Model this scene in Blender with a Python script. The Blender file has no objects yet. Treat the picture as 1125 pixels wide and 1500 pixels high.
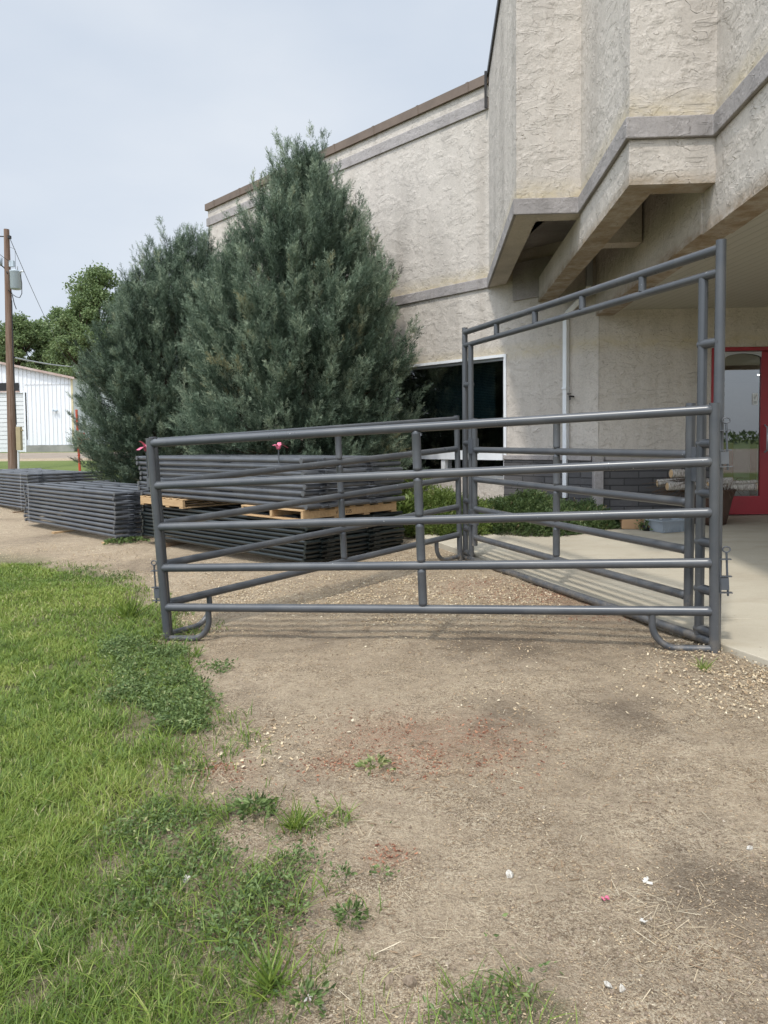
import bpy, bmesh, math, random
import numpy as np
from mathutils import Vector, Matrix
random.seed(7); RNG = np.random.default_rng(11)
SC = bpy.context.scene; COL = SC.collection
HC = 1.35; F = 1060.0; PITCH = math.atan(50/1060); ROLL = 0.0097; CX, CY = 562.5, 697.0

# ------------------------------------------------------------------ camera
fw = Vector((0, math.cos(PITCH), -math.sin(PITCH)))
r0 = Vector((1, 0, 0)); u0 = r0.cross(fw)
rt = r0*math.cos(ROLL) - u0*math.sin(ROLL); up = u0*math.cos(ROLL) + r0*math.sin(ROLL)
cd = bpy.data.cameras.new('camera'); cam = bpy.data.objects.new('camera', cd); COL.objects.link(cam)
cam.matrix_world = Matrix(((rt.x, up.x, -fw.x, 0), (rt.y, up.y, -fw.y, 0), (rt.z, up.z, -fw.z, HC), (0, 0, 0, 1)))
cd.sensor_fit = 'VERTICAL'; cd.sensor_height = 36; cd.sensor_width = 27; cd.lens = 36*F/1500
cd.shift_y = -(750-CY)/1500; cd.clip_start = 0.05; cd.clip_end = 3000
SC.camera = cam
RT, UP, FW = np.array(rt), np.array(up), np.array(fw)
def ray(px, py):
    return (px-CX)/F*RT - (py-CY)/F*UP + FW
def at(px, py, Y):            # world point on the sight line at distance Y from the camera along +Y
    d = ray(px, py); k = Y/d[1]; return np.array([0, 0, HC]) + d*k

# ------------------------------------------------------------------ numpy noise
def vn(x, y, s, seed=0):
    x = np.asarray(x, float)/s; y = np.asarray(y, float)/s
    xi = np.floor(x).astype(np.int64); yi = np.floor(y).astype(np.int64); fx = x-xi; fy = y-yi
    fx = fx*fx*(3-2*fx); fy = fy*fy*(3-2*fy)
    def h(a, b):
        n = (a*374761393 + b*668265263 + seed*974634777) & 0x7fffffff
        n = ((n ^ (n >> 13))*1274126177) & 0x7fffffff
        return ((n ^ (n >> 16)) & 0xffff)/65535.0
    return (h(xi, yi)*(1-fx)+h(xi+1, yi)*fx)*(1-fy) + (h(xi, yi+1)*(1-fx)+h(xi+1, yi+1)*fx)*fy
def fbm(x, y, s, seed=0, o=4):
    t = 0; a = .5; n = 0
    for k in range(o):
        t = t + a*vn(x, y, s/2**k, seed+k*17); n += a; a *= .55
    return t/n
def sstep(a, b, x):
    t = np.clip((np.asarray(x, float)-a)/(b-a), 0, 1); return t*t*(3-2*t)

# ------------------------------------------------------------------ terrain
CP = np.array([(0,0,0),(0,2.5,0),(-3,1,-.02),(3,1,.02),(2.03,4.3,.03),(-1.68,5.4,-.13),(.5,5.5,-.01),(.89,7.8,.07),(-.88,7.9,-.07),(-3.5,10.4,-.1),
  (-4,10.6,-.12),(-7.4,15,-.1),(5,10.2,.2),(3,10.2,.2),(-1.6,12.2,.05),(-10,10,-.2),(-6,5,-.15),(8,4,.06),(9,11,.22),(0,-3,0),(-8,0,-.05),(8,-2,0),(-12,17,0),(0,15,.2),(8,16,.25)], float)
def _U(r2): return .5*r2*np.log(r2+1e-9)
def _tps():
    P = CP[:, :2]; n = len(P); r2 = ((P[:, None]-P[None])**2).sum(-1)
    A = np.zeros((n+3, n+3)); A[:n, :n] = _U(r2)+np.eye(n)*.3; A[:n, n] = 1; A[:n, n+1:] = P; A[n, :n] = 1; A[n+1:, :n] = P.T
    b = np.zeros(n+3); b[:n] = CP[:, 2]; return np.linalg.solve(A, b)
TW = _tps()
SLAB_PTS = np.array([(2.1,4.4,.075),(.93,7.85,.125),(5,10.2,.25)])
_A = np.c_[SLAB_PTS[:, :2], np.ones(3)]; SLP = np.linalg.solve(_A, SLAB_PTS[:, 2])
def slab_z(x, y): return SLP[0]*x+SLP[1]*y+SLP[2]
SLAB_POLY = [(.40,9.3),(.935,7.86),(2.09,4.43),(3.92,-.5),(12,-.5),(12,10.6),(3.12,10.3),(2.7,9.55)]
def inpoly(x, y, poly):
    x = np.asarray(x, float); y = np.asarray(y, float); c = np.zeros(x.shape, bool); n = len(poly)
    for i in range(n):
        x1, y1 = poly[i]; x2, y2 = poly[(i+1) % n]
        if y1 == y2: continue
        c ^= ((y1 > y) != (y2 > y)) & (x < (x2-x1)*(y-y1)/(y2-y1)+x1)
    return c
def g(x, y):
    x = np.asarray(x, float); y = np.asarray(y, float)
    cx = np.clip(x, -12, 9); cy = np.clip(y, -3, 17)
    z = TW[-3]+TW[-2]*cx+TW[-1]*cy
    for k in range(len(CP)): z = z + TW[k]*_U((cx-CP[k, 0])**2+(cy-CP[k, 1])**2)
    far = .35+.45*sstep(20, 34, y)+.25*sstep(34, 60, y)
    t = sstep(15, 26, y); z = z*(1-t)+far*t
    ins = inpoly(x, y, SLAB_POLY)
    return np.where(ins, np.minimum(z, slab_z(x, y)-.06), z)
def gz(x, y): return float(g(np.array([x]), np.array([y]))[0])
def ground_at(px, py):        # where a sight line meets the terrain
    d = ray(px, py); ks = np.linspace(.8, 60, 4000); p = np.array([0, 0, HC])+d*ks[:, None]
    below = p[:, 2] < g(p[:, 0], p[:, 1]); i = int(np.argmax(below)) if below.any() else -1
    return float(p[i, 0]), float(p[i, 1])
def gpoly(pts): return [ground_at(*p) for p in pts]

# ------------------------------------------------------------------ node materials
class NT:
    def __init__(s, name):
        s.m = bpy.data.materials.new(name); s.m.use_nodes = True; s.t = s.m.node_tree; s.t.nodes.clear()
        s.out = s.t.nodes.new('ShaderNodeOutputMaterial')
    def n(s, typ, ins=None, **kw):
        nd = s.t.nodes.new('ShaderNode'+typ)
        for k, v in kw.items(): setattr(nd, k, v)
        for k, v in (ins or {}).items():
            sock = nd.inputs[k]
            if isinstance(v, bpy.types.NodeSocket): s.t.links.new(v, sock)
            elif isinstance(v, bpy.types.Node): s.t.links.new(v.outputs[0], sock)
            else:
                if isinstance(v, tuple) and len(v) == 3 and sock.type == 'RGBA': v = (*v, 1)
                sock.default_value = v
        return nd
    def coord(s, which='Object', scale=None, rot=None):
        c = s.n('TexCoord').outputs[which]
        if scale or rot:
            c = s.n('Mapping', {'Vector': c, 'Scale': scale or (1, 1, 1), 'Rotation': rot or (0, 0, 0)}).outputs[0]
        return c
    def noise(s, vec, scale, detail=4, rough=.55, dist=0.0):
        return s.n('TexNoise', {'Vector': vec, 'Scale': scale, 'Detail': detail, 'Roughness': rough, 'Distortion': dist}).outputs[0]
    def ramp(s, fac, stops, interp='LINEAR'):
        r = s.n('ValToRGB', {'Fac': fac}); cr = r.color_ramp; cr.interpolation = interp
        while len(cr.elements) < len(stops): cr.elements.new(.5)
        for e, (p, c) in zip(cr.elements, stops):
            e.position = p; e.color = (*c, 1) if isinstance(c, tuple) else (c, c, c, 1)
        return r.outputs[0]
    def mix(s, f, a, b, blend='MIX'):
        nd = s.n('Mix', data_type='RGBA', blend_type=blend)
        for i, v in ((0, f), (6, a), (7, b)):
            if isinstance(v, bpy.types.NodeSocket): s.t.links.new(v, nd.inputs[i])
            else: nd.inputs[i].default_value = (*v, 1) if isinstance(v, tuple) and len(v) == 3 else v
        return nd.outputs[2]
    def math(s, op, a, b=0.0, c=0.0, clamp=False):
        nd = s.n('Math', operation=op, use_clamp=clamp)
        for i, v in enumerate((a, b, c)):
            if isinstance(v, bpy.types.NodeSocket): s.t.links.new(v, nd.inputs[i])
            else: nd.inputs[i].default_value = v
        return nd.outputs[0]
    def bump(s, h, strength, dist, normal=None):
        d = {'Height': h, 'Strength': strength, 'Distance': dist}
        if normal is not None: d['Normal'] = normal
        return s.n('Bump', d).outputs[0]
    def bsdf(s, col, rough=.5, metal=0.0, spec=.5, normal=None, **kw):
        d = {'Base Color': col, 'Roughness': rough, 'Metallic': metal, 'Specular IOR Level': spec}
        if normal is not None: d['Normal'] = normal
        d.update(kw); return s.n('BsdfPrincipled', d).outputs[0]
    def done(s, sh): s.t.links.new(sh, s.out.inputs[0]); return s.m

def pm(name, c1, c2=None, scale=8, rough=.6, metal=0.0, spec=.4, bs=60, bstr=.2, bd=.003, stretch=None, detail=5):
    t = NT(name); v = t.coord('Object', stretch)
    c2 = c2 or tuple(x*.8 for x in c1)
    col = t.ramp(t.noise(v, scale, detail, .6), [(.3, c1), (.7, c2)])
    nrm = t.bump(t.noise(v, bs, 4), bstr, bd)
    r = t.math('ADD', t.math('MULTIPLY', t.noise(v, scale*2.3, 3), .2), rough-.1)
    return t.done(t.bsdf(col, r, metal, spec, nrm))

def mk_pipe(name, base, dust, rough, mud=False):
    t = NT(name); v = t.coord('Object')
    n1 = t.noise(v, 3.0, 4, .6); col = t.mix(t.math('MULTIPLY', t.ramp(n1, [(.45, 0.0), (.75, 1.0)]), .35), base, dust)
    nick = t.ramp(t.noise(v, 38, 2, .5), [(.755, 0.0), (.775, 1.0)]); col = t.mix(t.math('MULTIPLY', nick, .5), col, (.5, .5, .49))
    scr = t.ramp(t.noise(t.coord('Object', (4, 60, 60)), 3, 3, .5), [(.70, 0.0), (.74, 1.0)]); col = t.mix(t.math('MULTIPLY', scr, .18), col, (.4, .4, .4))
    if mud:
        zc = t.n('SeparateXYZ', {'Vector': v}).outputs[2]
        f = t.math('MULTIPLY', t.ramp(zc, [(.0, 1.0), (.14, 0.0)]), t.ramp(t.noise(v, 22, 5, .7), [(.42, 0.0), (.62, 1.0)])); col = t.mix(t.math('MULTIPLY', f, .55), col, (.27, .22, .16))
    r = t.math('ADD', t.math('MULTIPLY', n1, .22), rough-.1)
    nrm = t.bump(t.noise(v, 220, 3, .6), .05, .001)
    return t.done(t.bsdf(col, r, 0, .5, nrm))
def mk_stucco(name, c1, c2, stain, sstr=1.0, marks=()):
    t = NT(name); p = t.coord('Object')
    va = t.coord('Object', (1, 1, 2.7))
    w = t.noise(va, 2.1, 2.6, .5, .45)
    saw = t.ramp(t.math('FRACT', t.math('MULTIPLY', w, 9.0)), [(0.0, 0.0), (.05, 1.0), (.3, .72), (1.0, .62)])
    msk = t.ramp(t.noise(p, 4.2, 4, .6), [(.44, .12), (.56, 1.0)])
    w2 = t.noise(t.coord('Object', (1.4, 1.4, 1.0), (.5, .4, .9)), 6, 4, .6, .5)
    saw2 = t.ramp(t.math('FRACT', t.math('MULTIPLY', w2, 5)), [(0.0, 0.0), (.06, 1.0), (1.0, .5)])
    h = t.math('ADD', t.math('MULTIPLY', saw, msk), t.math('MULTIPLY', saw2, t.math('MULTIPLY', t.ramp(t.noise(p, 4.4, 2), [(.52, 0.0), (.64, 1.0)]), .4)))
    gr = t.noise(p, 62, 4, .7); pit = t.noise(p, 24, 4, .6)
    nrm = t.bump(h, .9*sstr, .0105); nrm = t.bump(t.math('ADD', gr, t.math('MULTIPLY', pit, .6)), .38, .006, nrm)
    big = t.noise(t.coord('Object', (1.3, 1.3, .22)), 1.1, 5, .6)
    col = t.ramp(big, [(.32, tuple(x*.95 for x in c2)), (.50, c1), (.68, tuple(x*1.08 for x in c1))])
    strk = t.noise(t.coord('Object', (3.5, 3.5, .10)), 1.4, 4, .6)
    col = t.mix(t.math('MULTIPLY', t.ramp(strk, [(.52, 0.0), (.72, 1.0)]), .34), col, stain)
    col = t.mix(t.math('MULTIPLY', t.ramp(gr, [(.3, 1.0), (.5, 0.0)]), .45), col, tuple(x*.5 for x in c1))
    col = t.mix(t.math('MULTIPLY', t.ramp(t.noise(p, 26, 4, .65), [(.35, 1.0), (.5, 0.0)]), .25), col, tuple(x*.62 for x in c1))
    zc = t.n('SeparateXYZ', {'Vector': p}).outputs[2]; sn = t.ramp(t.noise(t.coord('Object', (2.2, 2.2, 5)), 2.0, 5, .65), [(.34, .25), (.6, 1.0)])
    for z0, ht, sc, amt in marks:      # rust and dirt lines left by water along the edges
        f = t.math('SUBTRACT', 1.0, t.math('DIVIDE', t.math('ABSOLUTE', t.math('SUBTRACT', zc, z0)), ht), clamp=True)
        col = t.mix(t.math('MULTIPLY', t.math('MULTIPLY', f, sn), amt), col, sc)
    return t.done(t.bsdf(col, .9, 0, .2, nrm))
def mk_block(name, c1, c2):
    t = NT(name); uv = t.n('UVMap').outputs[0]
    br = t.n('TexBrick', {'Vector': uv, 'Scale': 1.0, 'Mortar Size': .009, 'Mortar Smooth': .5, 'Brick Width': .4, 'Row Height': .1, 'Color1': c1, 'Color2': c2, 'Mortar': tuple(x*.3 for x in c1)})
    p = t.coord('Object'); rough = t.noise(p, 28, 5, .65)
    h = t.math('ADD', t.math('MULTIPLY', br.outputs[1], -1.2), rough)
    col = t.mix(t.math('MULTIPLY', t.noise(p, 18, 4), .5), br.outputs[0], tuple(x*.6 for x in c1))
    return t.done(t.bsdf(col, .75, 0, .35, t.bump(h, .8, .012)))
def mk_leaf(name, stops, trans=.25, rough=.55, spec=.3):
    t = NT(name); a = t.n('Attribute', attribute_name='var').outputs[2]
    col = t.ramp(a, stops)
    b = t.bsdf(col, rough, 0, spec)
    tr = t.n('BsdfTranslucent', {'Color': col}).outputs[0]
    return t.done(t.n('MixShader', {0: trans, 1: b, 2: tr}).outputs[0])
def mk_glass(name, tint, refl, trans_amt):
    t = NT(name)
    tr = t.n('BsdfTransparent', {'Color': tint}).outputs[0]
    gl = t.n('BsdfGlossy', {'Color': (1, 1, 1), 'Roughness': .01}).outputs[0]
    fr = t.n('Fresnel', {'IOR': 1.5}).outputs[0]
    f = t.math('ADD', t.math('MULTIPLY', fr, .7), refl, clamp=True)
    return t.done(t.n('MixShader', {0: f, 1: tr, 2: gl}).outputs[0])

PIPE = mk_pipe('powder_coated_pipe', (.064, .068, .075), (.16, .157, .15), .31)
PIPEH = mk_pipe('muddy_coated_pipe', (.058, .062, .068), (.15, .147, .14), .30, True)
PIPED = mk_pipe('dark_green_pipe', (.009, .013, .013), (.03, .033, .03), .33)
STEEL = mk_pipe('dull_latch_steel', (.06, .066, .076), (.2, .19, .17), .45)
SC_ = ((.52, .472, .418), (.445, .402, .355), (.38, .33, .28))
STUCCO = mk_stucco('trowelled_stucco', *SC_, 1.0, ((3.97, .22, (.46, .38, .24), .75), (2.72, .16, (.48, .40, .25), .6)))
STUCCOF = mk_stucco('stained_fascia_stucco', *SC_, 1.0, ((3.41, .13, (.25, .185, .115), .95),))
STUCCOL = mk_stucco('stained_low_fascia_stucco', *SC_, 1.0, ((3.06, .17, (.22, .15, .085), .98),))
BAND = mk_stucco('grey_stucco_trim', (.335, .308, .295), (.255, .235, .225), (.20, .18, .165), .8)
BLOCK = mk_block('grey_split_block', (.115, .11, .11), (.07, .067, .068))
CAP = pm('brown_metal_flashing', (.165, .118, .085), (.12, .085, .06), 4, .5, .15, .5, 30, .05)
DARKTRIM = pm('dark_flashing', (.035, .033, .033), None, 6, .5)
WHITE = pm('white_trim', (.74, .75, .76), (.66, .67, .68), 5, .45, 0, .5, 40, .05)
ALU = pm('aluminium_frame', (.42, .43, .44), (.36, .37, .38), 6, .4, .5, .5, 60, .03)
RED = pm('red_door_paint', (.30, .008, .018), (.25, .006, .014), 3, .35, 0, .5, 30, .05)
GLASSW = mk_glass('dark_window_glass', (.20, .30, .33), .0, 1)
GLASSD = mk_glass('door_glass', (.50, .54, .54), .17, 1)
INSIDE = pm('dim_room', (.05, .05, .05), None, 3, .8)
INSIDEW = pm('shop_room', (.22, .22, .21), None, 3, .8)
BLIND = pm('dark_blind', (.10, .13, .14), None, 3, .5)
WOOD = pm('pallet_wood', (.48, .33, .18), (.36, .23, .12), 3, .75, 0, .25, 50, .35, .003, (1, 12, 12))
WOODD = pm('weathered_timber', (.22, .15, .09), (.13, .09, .06), 4, .85, 0, .2, 40, .4, .004, (2, 14, 14))
INK = pm('black_stencil', (.02, .018, .016), None, 20, .7)
POLEW = pm('pole_wood', (.115, .064, .042), (.22, .155, .12), 2.5, .85, 0, .2, 20, .5, .01, (9, 9, .5))
GALV = pm('grey_transformer_paint', (.42, .48, .52), (.36, .41, .45), 3, .45, 0, .5, 30, .05)
PVC = pm('white_conduit', (.62, .63, .64), None, 4, .5)
TANBOX = pm('tan_meter_box', (.36, .29, .17), (.3, .24, .14), 3, .55)
REDPIPE = pm('red_post_paint', (.50, .075, .03), (.38, .05, .025), 6, .5)
BLACK = pm('black_rubber', (.012, .012, .013), None, 8, .6)
PAPER = pm('dirty_paper', (.52, .50, .46), (.4, .37, .32), 40, .8)
PINK = pm('pink_ribbon', (.62, .16, .24), (.5, .10, .17), 14, .55)
def mk_shed():
    t = NT('white_shed_metal'); v = t.coord('Object', (1, 1, .12)); n1 = t.noise(v, 1.5, 5, .6)
    col = t.ramp(n1, [(.3, (.72, .73, .745)), (.7, (.62, .63, .64))])
    return t.done(t.bsdf(col, .42, 0, .4))
SHEDM = mk_shed()
SHEDDOOR = pm('shed_door_paint', (.62, .63, .62), (.55, .56, .55), 2, .5)
RUST = pm('rusty_red_trim', (.33, .22, .18), (.45, .38, .34), 1.5, .6)
CONCF = pm('old_foundation', (.30, .29, .26), (.2, .2, .18), 1.5, .9, 0, .2, 12, .5, .01)
BARKW = pm('birch_bark', (.62, .58, .52), (.09, .07, .06), 16, .8, 0, .2, 60, .4, .004, (6, 1.2, 1.2), 6)
CUTWOOD = pm('cut_log_end', (.52, .36, .2), (.42, .28, .15), 20, .8)
WICKER = pm('dark_planter', (.05, .03, .022), (.09, .05, .035), 40, .7, 0, .3, 90, .8, .006, (1, 1, 3))
TWIG = pm('dry_twig', (.13, .08, .045), (.07, .045, .03), 20, .8)
TUB = pm('grey_plastic_tub', (.27, .30, .33), (.22, .25, .28), 6, .4)
CARD = pm('cardboard', (.42, .26, .14), (.36, .22, .12), 5, .8)
BARK = pm('tree_bark', (.09, .065, .045), (.05, .035, .025), 6, .9, 0, .1, 20, .8, .02, (4, 4, .7))
def mk_soffit():
    t = NT('ribbed_soffit'); p = t.coord('Object')
    sx = t.n('SeparateXYZ', {'Vector': p}).outputs
    a = t.math('ADD', sx[0], t.math('MULTIPLY', sx[1], .09))
    fr = t.math('FRACT', t.math('MULTIPLY', a, 9.0))
    groove = t.ramp(fr, [(0.0, 0.0), (.08, 1.0), (.92, 1.0), (1.0, 0.0)])
    hol = t.n('TexVoronoi', {'Vector': p, 'Scale': 45.0, 'Randomness': 0.0}).outputs[0]
    holes = t.ramp(hol, [(.18, 0.0), (.26, 1.0)])
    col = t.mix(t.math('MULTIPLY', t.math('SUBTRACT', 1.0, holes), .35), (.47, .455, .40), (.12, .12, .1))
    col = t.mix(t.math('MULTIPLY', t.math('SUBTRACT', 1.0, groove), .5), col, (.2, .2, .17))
    return t.done(t.bsdf(col, .5, 0, .4, t.bump(groove, .6, .008)))
SOFFIT = mk_soffit()
def mk_concrete():
    t = NT('broom_finished_concrete'); p = t.coord('Object')
    col = t.ramp(t.noise(p, .9, 6, .6), [(.3, (.37, .325, .25)), (.5, (.425, .38, .295)), (.72, (.47, .425, .335))])
    st = t.noise(t.coord('Object', (1, 2.4, 1), (0, 0, .3)), 1.6, 5, .65)
    col = t.mix(t.math('MULTIPLY', t.ramp(st, [(.5, 0.0), (.68, 1.0)]), .45), col, (.33, .28, .20))
    gr = t.noise(p, 150, 3, .7); col = t.mix(t.math('MULTIPLY', t.ramp(gr, [(.3, 1.0), (.5, 0.0)]), .35), col, (.22, .2, .17))
    spot = t.ramp(t.noise(p, 9, 2, .5), [(.735, 0.0), (.75, 1.0)]); col = t.mix(t.math('MULTIPLY', spot, .6), col, (.14, .12, .1))
    h = t.math('ADD', t.noise(t.coord('Object', (4, 90, 4), (0, 0, .05)), 2, 3), t.math('MULTIPLY', gr, .6))
    return t.done(t.bsdf(col, .88, 0, .25, t.bump(h, .25, .003)))
CONC = mk_concrete()
def mk_ground():
    t = NT('bare_dirt_and_turf'); p = t.coord('Object')
    at_ = lambda n: t.n('Attribute', attribute_name=n).outputs[2]
    veg, chip, red, dark, road = at_('veg'), at_('chip'), at_('red'), at_('dark'), at_('road')
    n1 = t.noise(p, 1.3, 6, .62); n2 = t.noise(p, 9, 6, .7); n3 = t.noise(p, 70, 4, .7); n4 = t.noise(p, 190, 3, .75)
    col = t.ramp(n1, [(.32, (.300, .222, .143)), (.5, (.405, .312, .208)), (.68, (.49, .388, .27))])
    col = t.mix(t.math('MULTIPLY', t.ramp(n2, [(.40, 1.0), (.52, 0.0)]), .6), col, (.21, .155, .102))
    n5 = t.noise(p, 28, 5, .7, .6); col = t.mix(t.math('MULTIPLY', t.ramp(n5, [(.40, 1.0), (.5, 0.0)]), .5), col, (.20, .15, .10)); col = t.mix(t.math('MULTIPLY', t.ramp(n5, [(.54, 0.0), (.64, 1.0)]), .4), col, (.55, .46, .33))
    col = t.mix(t.math('MULTIPLY', t.ramp(n3, [(.40, 1.0), (.48, 0.0)]), .7), col, (.15, .107, .07))
    col = t.mix(t.math('MULTIPLY', t.ramp(n3, [(.53, 0.0), (.64, 1.0)]), .5), col, (.56, .48, .36))
    col = t.mix(t.math('MULTIPLY', t.ramp(n4, [(.55, 0.0), (.60, 1.0)]), .75), col, (.62, .54, .40))
    col = t.mix(t.math('MULTIPLY', t.ramp(n4, [(.39, 1.0), (.44, 0.0)]), .8), col, (.085, .06, .04))
    smooth_ = t.ramp(t.noise(p, 2.2, 5, .65), [(.44, 1.0), (.58, 0.0)])      # wind-swept dust between the gritty patches
    col = t.mix(t.math('MULTIPLY', smooth_, .5), col, t.ramp(n2, [(.3, (.33, .255, .175)), (.7, (.44, .355, .25))]))
    col = t.mix(t.math('MULTIPLY', dark, .62), col, (.10, .075, .055))
    col = t.mix(t.math('MULTIPLY', t.math('MULTIPLY', red, t.ramp(n3, [(.42, 0.0), (.58, 1.0)])), .5), col, (.26, .10, .055))
    vg = t.ramp(n2, [(.3, (.045, .06, .02)), (.7, (.09, .10, .035))])
    col = t.mix(veg, col, vg)
    fg = t.ramp(t.noise(p, .5, 6, .7), [(.3, (.085, .12, .032)), (.7, (.14, .17, .055))])
    col = t.mix(at_('farveg'), col, fg)
    col = t.mix(road, col, t.ramp(t.noise(p, .8, 6, .7), [(.3, (.22, .18, .14)), (.7, (.31, .26, .21))]))
    h = t.math('ADD', t.math('MULTIPLY', n3, .8), t.math('ADD', t.math('MULTIPLY', n2, 1.2), t.math('MULTIPLY', n4, .35)))
    return t.done(t.bsdf(col, .95, 0, .15, t.bump(h, 1.0, .024)))
GROUND = mk_ground()
GRASS = mk_leaf('lawn_grass', [(0.0, (.055, .095, .022)), (.35, (.122, .190, .034)), (.7, (.22, .29, .05)), (.88, (.32, .35, .09)), (1.0, (.48, .42, .24))], .35, .5, .35)
WEEDM = mk_leaf('weed_leaves', [(0.0, (.052, .09, .028)), (.5, (.12, .175, .055)), (.85, (.18, .235, .08)), (1.0, (.33, .33, .15))], .25, .5, .35)
STRAW = mk_leaf('dry_straw', [(0.0, (.30, .22, .14)), (.6, (.46, .37, .25)), (1.0, (.62, .54, .40))], .1, .8, .2)
CHIPM = mk_leaf('wood_chip', [(0.0, (.16, .11, .07)), (.4, (.36, .26, .16)), (.8, (.50, .40, .26)), (1.0, (.60, .52, .38))], .0, .85, .15)
def mk_stone(name, stops):
    t = NT(name); a = t.n('Attribute', attribute_name='var').outputs[2]; p = t.coord('Object')
    n1 = t.noise(p, 140, 5, .7); col = t.mix(t.math('MULTIPLY', t.ramp(n1, [(.38, 1.0), (.55, 0.0)]), .6), t.ramp(a, stops), (.17, .125, .085))
    return t.done(t.bsdf(col, .9, 0, .15, t.bump(n1, .9, .006)))
STONEM = mk_stone('pebble_stone', [(0.0, (.16, .12, .085)), (.6, (.34, .27, .20)), (.92, (.46, .40, .32)), (1.0, (.58, .55, .49))])
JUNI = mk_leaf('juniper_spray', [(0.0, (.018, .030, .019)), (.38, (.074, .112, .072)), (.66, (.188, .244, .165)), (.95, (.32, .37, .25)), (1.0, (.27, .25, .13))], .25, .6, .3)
BROAD = mk_leaf('cottonwood_leaf', [(0.0, (.06, .095, .035)), (.5, (.145, .205, .078)), (.85, (.22, .28, .115)), (1.0, (.31, .35, .17))], .3, .5, .35)
BRIGHT = mk_leaf('groundcover_leaf', [(0.0, (.06, .10, .018)), (.5, (.125, .175, .04)), (.85, (.21, .26, .065)), (1.0, (.32, .30, .13))], .3, .5, .35)
DARKC = mk_leaf('dark_groundcover_leaf', [(0.0, (.035, .065, .02)), (.5, (.080, .122, .042)), (.85, (.135, .18, .06)), (1.0, (.28, .22, .12))], .25, .5, .35)

# ------------------------------------------------------------------ mesh helpers
class MB:
    def __init__(s): s.v = []; s.f = []; s.sm = []; s.mi = []; s.uv = {}
    def face(s, pts, smooth=False, mi=0, uv=None):
        b = len(s.v); s.v += [tuple(map(float, p)) for p in pts]; s.f.append(tuple(range(b, b+len(pts)))); s.sm.append(smooth); s.mi.append(mi)
        if uv: s.uv[len(s.f)-1] = uv
    def idx(s, verts, faces, smooth=True, mi=0):
        b = len(s.v); s.v += [tuple(map(float, p)) for p in verts]
        for f in faces: s.f.append(tuple(b+i for i in f)); s.sm.append(smooth); s.mi.append(mi)
    def box(s, c, d, R=None, mi=0):
        c = Vector(c); R = R or Matrix.Identity(3); h = [x/2 for x in d]
        P = [c + R @ Vector((sx*h[0], sy*h[1], sz*h[2])) for sz in (-1, 1) for sy in (-1, 1) for sx in (-1, 1)]
        for q in ((0,2,3,1),(4,5,7,6),(0,1,5,4),(2,6,7,3),(0,4,6,2),(1,3,7,5)): s.face([P[i] for i in q], mi=mi)
    def tube(s, pts, r, n=14, caps=True, mi=0, smooth=True):
        pts = [Vector(p) for p in pts]; rs = r if isinstance(r, (list, tuple)) else [r]*len(pts)
        V = []; t0 = (pts[1]-pts[0]).normalized(); a = Vector((0, 0, 1)) if abs(t0.z) < .9 else Vector((1, 0, 0)); nx = t0.cross(a).normalized()
        for i, p in enumerate(pts):
            t = (pts[min(i+1, len(pts)-1)]-pts[max(i-1, 0)]).normalized(); nx = (nx-t*nx.dot(t)).normalized(); ny = t.cross(nx)
            for k in range(n):
                an = 2*math.pi*k/n; V.append(p+(nx*math.cos(an)+ny*math.sin(an))*rs[i])
        Fc = [(i*n+k, i*n+(k+1) % n, (i+1)*n+(k+1) % n, (i+1)*n+k) for i in range(len(pts)-1) for k in range(n)]
        s.idx(V, Fc, smooth, mi)
        if caps:
            s.face([V[k] for k in range(n)][::-1], mi=mi); s.face([V[(len(pts)-1)*n+k] for k in range(n)], mi=mi)
    def prism(s, poly, z0, z1, mi=0):
        lo = [(p[0], p[1], z0(p) if callable(z0) else z0) for p in poly]; hi = [(p[0], p[1], z1(p) if callable(z1) else z1) for p in poly]
        s.face(hi, mi=mi); s.face(lo[::-1], mi=mi); n = len(poly)
        for i in range(n): j = (i+1) % n; s.face([lo[i], lo[j], hi[j], hi[i]], mi=mi)
    def lathe(s, c, prof, n=24, mi=0, smooth=True):
        c = Vector(c); V = [c+Vector((r*math.cos(2*math.pi*k/n), r*math.sin(2*math.pi*k/n), z)) for r, z in prof for k in range(n)]
        s.idx(V, [(i*n+k, i*n+(k+1) % n, (i+1)*n+(k+1) % n, (i+1)*n+k) for i in range(len(prof)-1) for k in range(n)], smooth, mi)
    def build(s, name, mats, parent=None, bevel=0, weld=False):
        me = bpy.data.meshes.new(name); me.from_pydata(s.v, [], s.f); me.polygons.foreach_set('use_smooth', s.sm); me.polygons.foreach_set('material_index', s.mi)
        for m in (mats if isinstance(mats, (list, tuple)) else [mats]): me.materials.append(m)
        if s.uv:
            ul = me.uv_layers.new(name='UVMap')
            for fi, uv in s.uv.items():
                for li, c in zip(me.polygons[fi].loop_indices, uv): ul.data[li].uv = c
        if weld or bevel:
            bm = bmesh.new(); bm.from_mesh(me); bmesh.ops.remove_doubles(bm, verts=bm.verts, dist=1e-4); bmesh.ops.recalc_face_normals(bm, faces=bm.faces)
            if bevel:
                bmesh.ops.bevel(bm, geom=[e for e in bm.edges if len(e.link_faces) == 2 and e.calc_face_angle() > .5], offset=bevel, segments=2, affect='EDGES', profile=.5)
            bm.to_mesh(me); bm.free()
        me.update(); o = bpy.data.objects.new(name, me); COL.objects.link(o)
        if parent is not None: o.parent = parent
        return o
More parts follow.
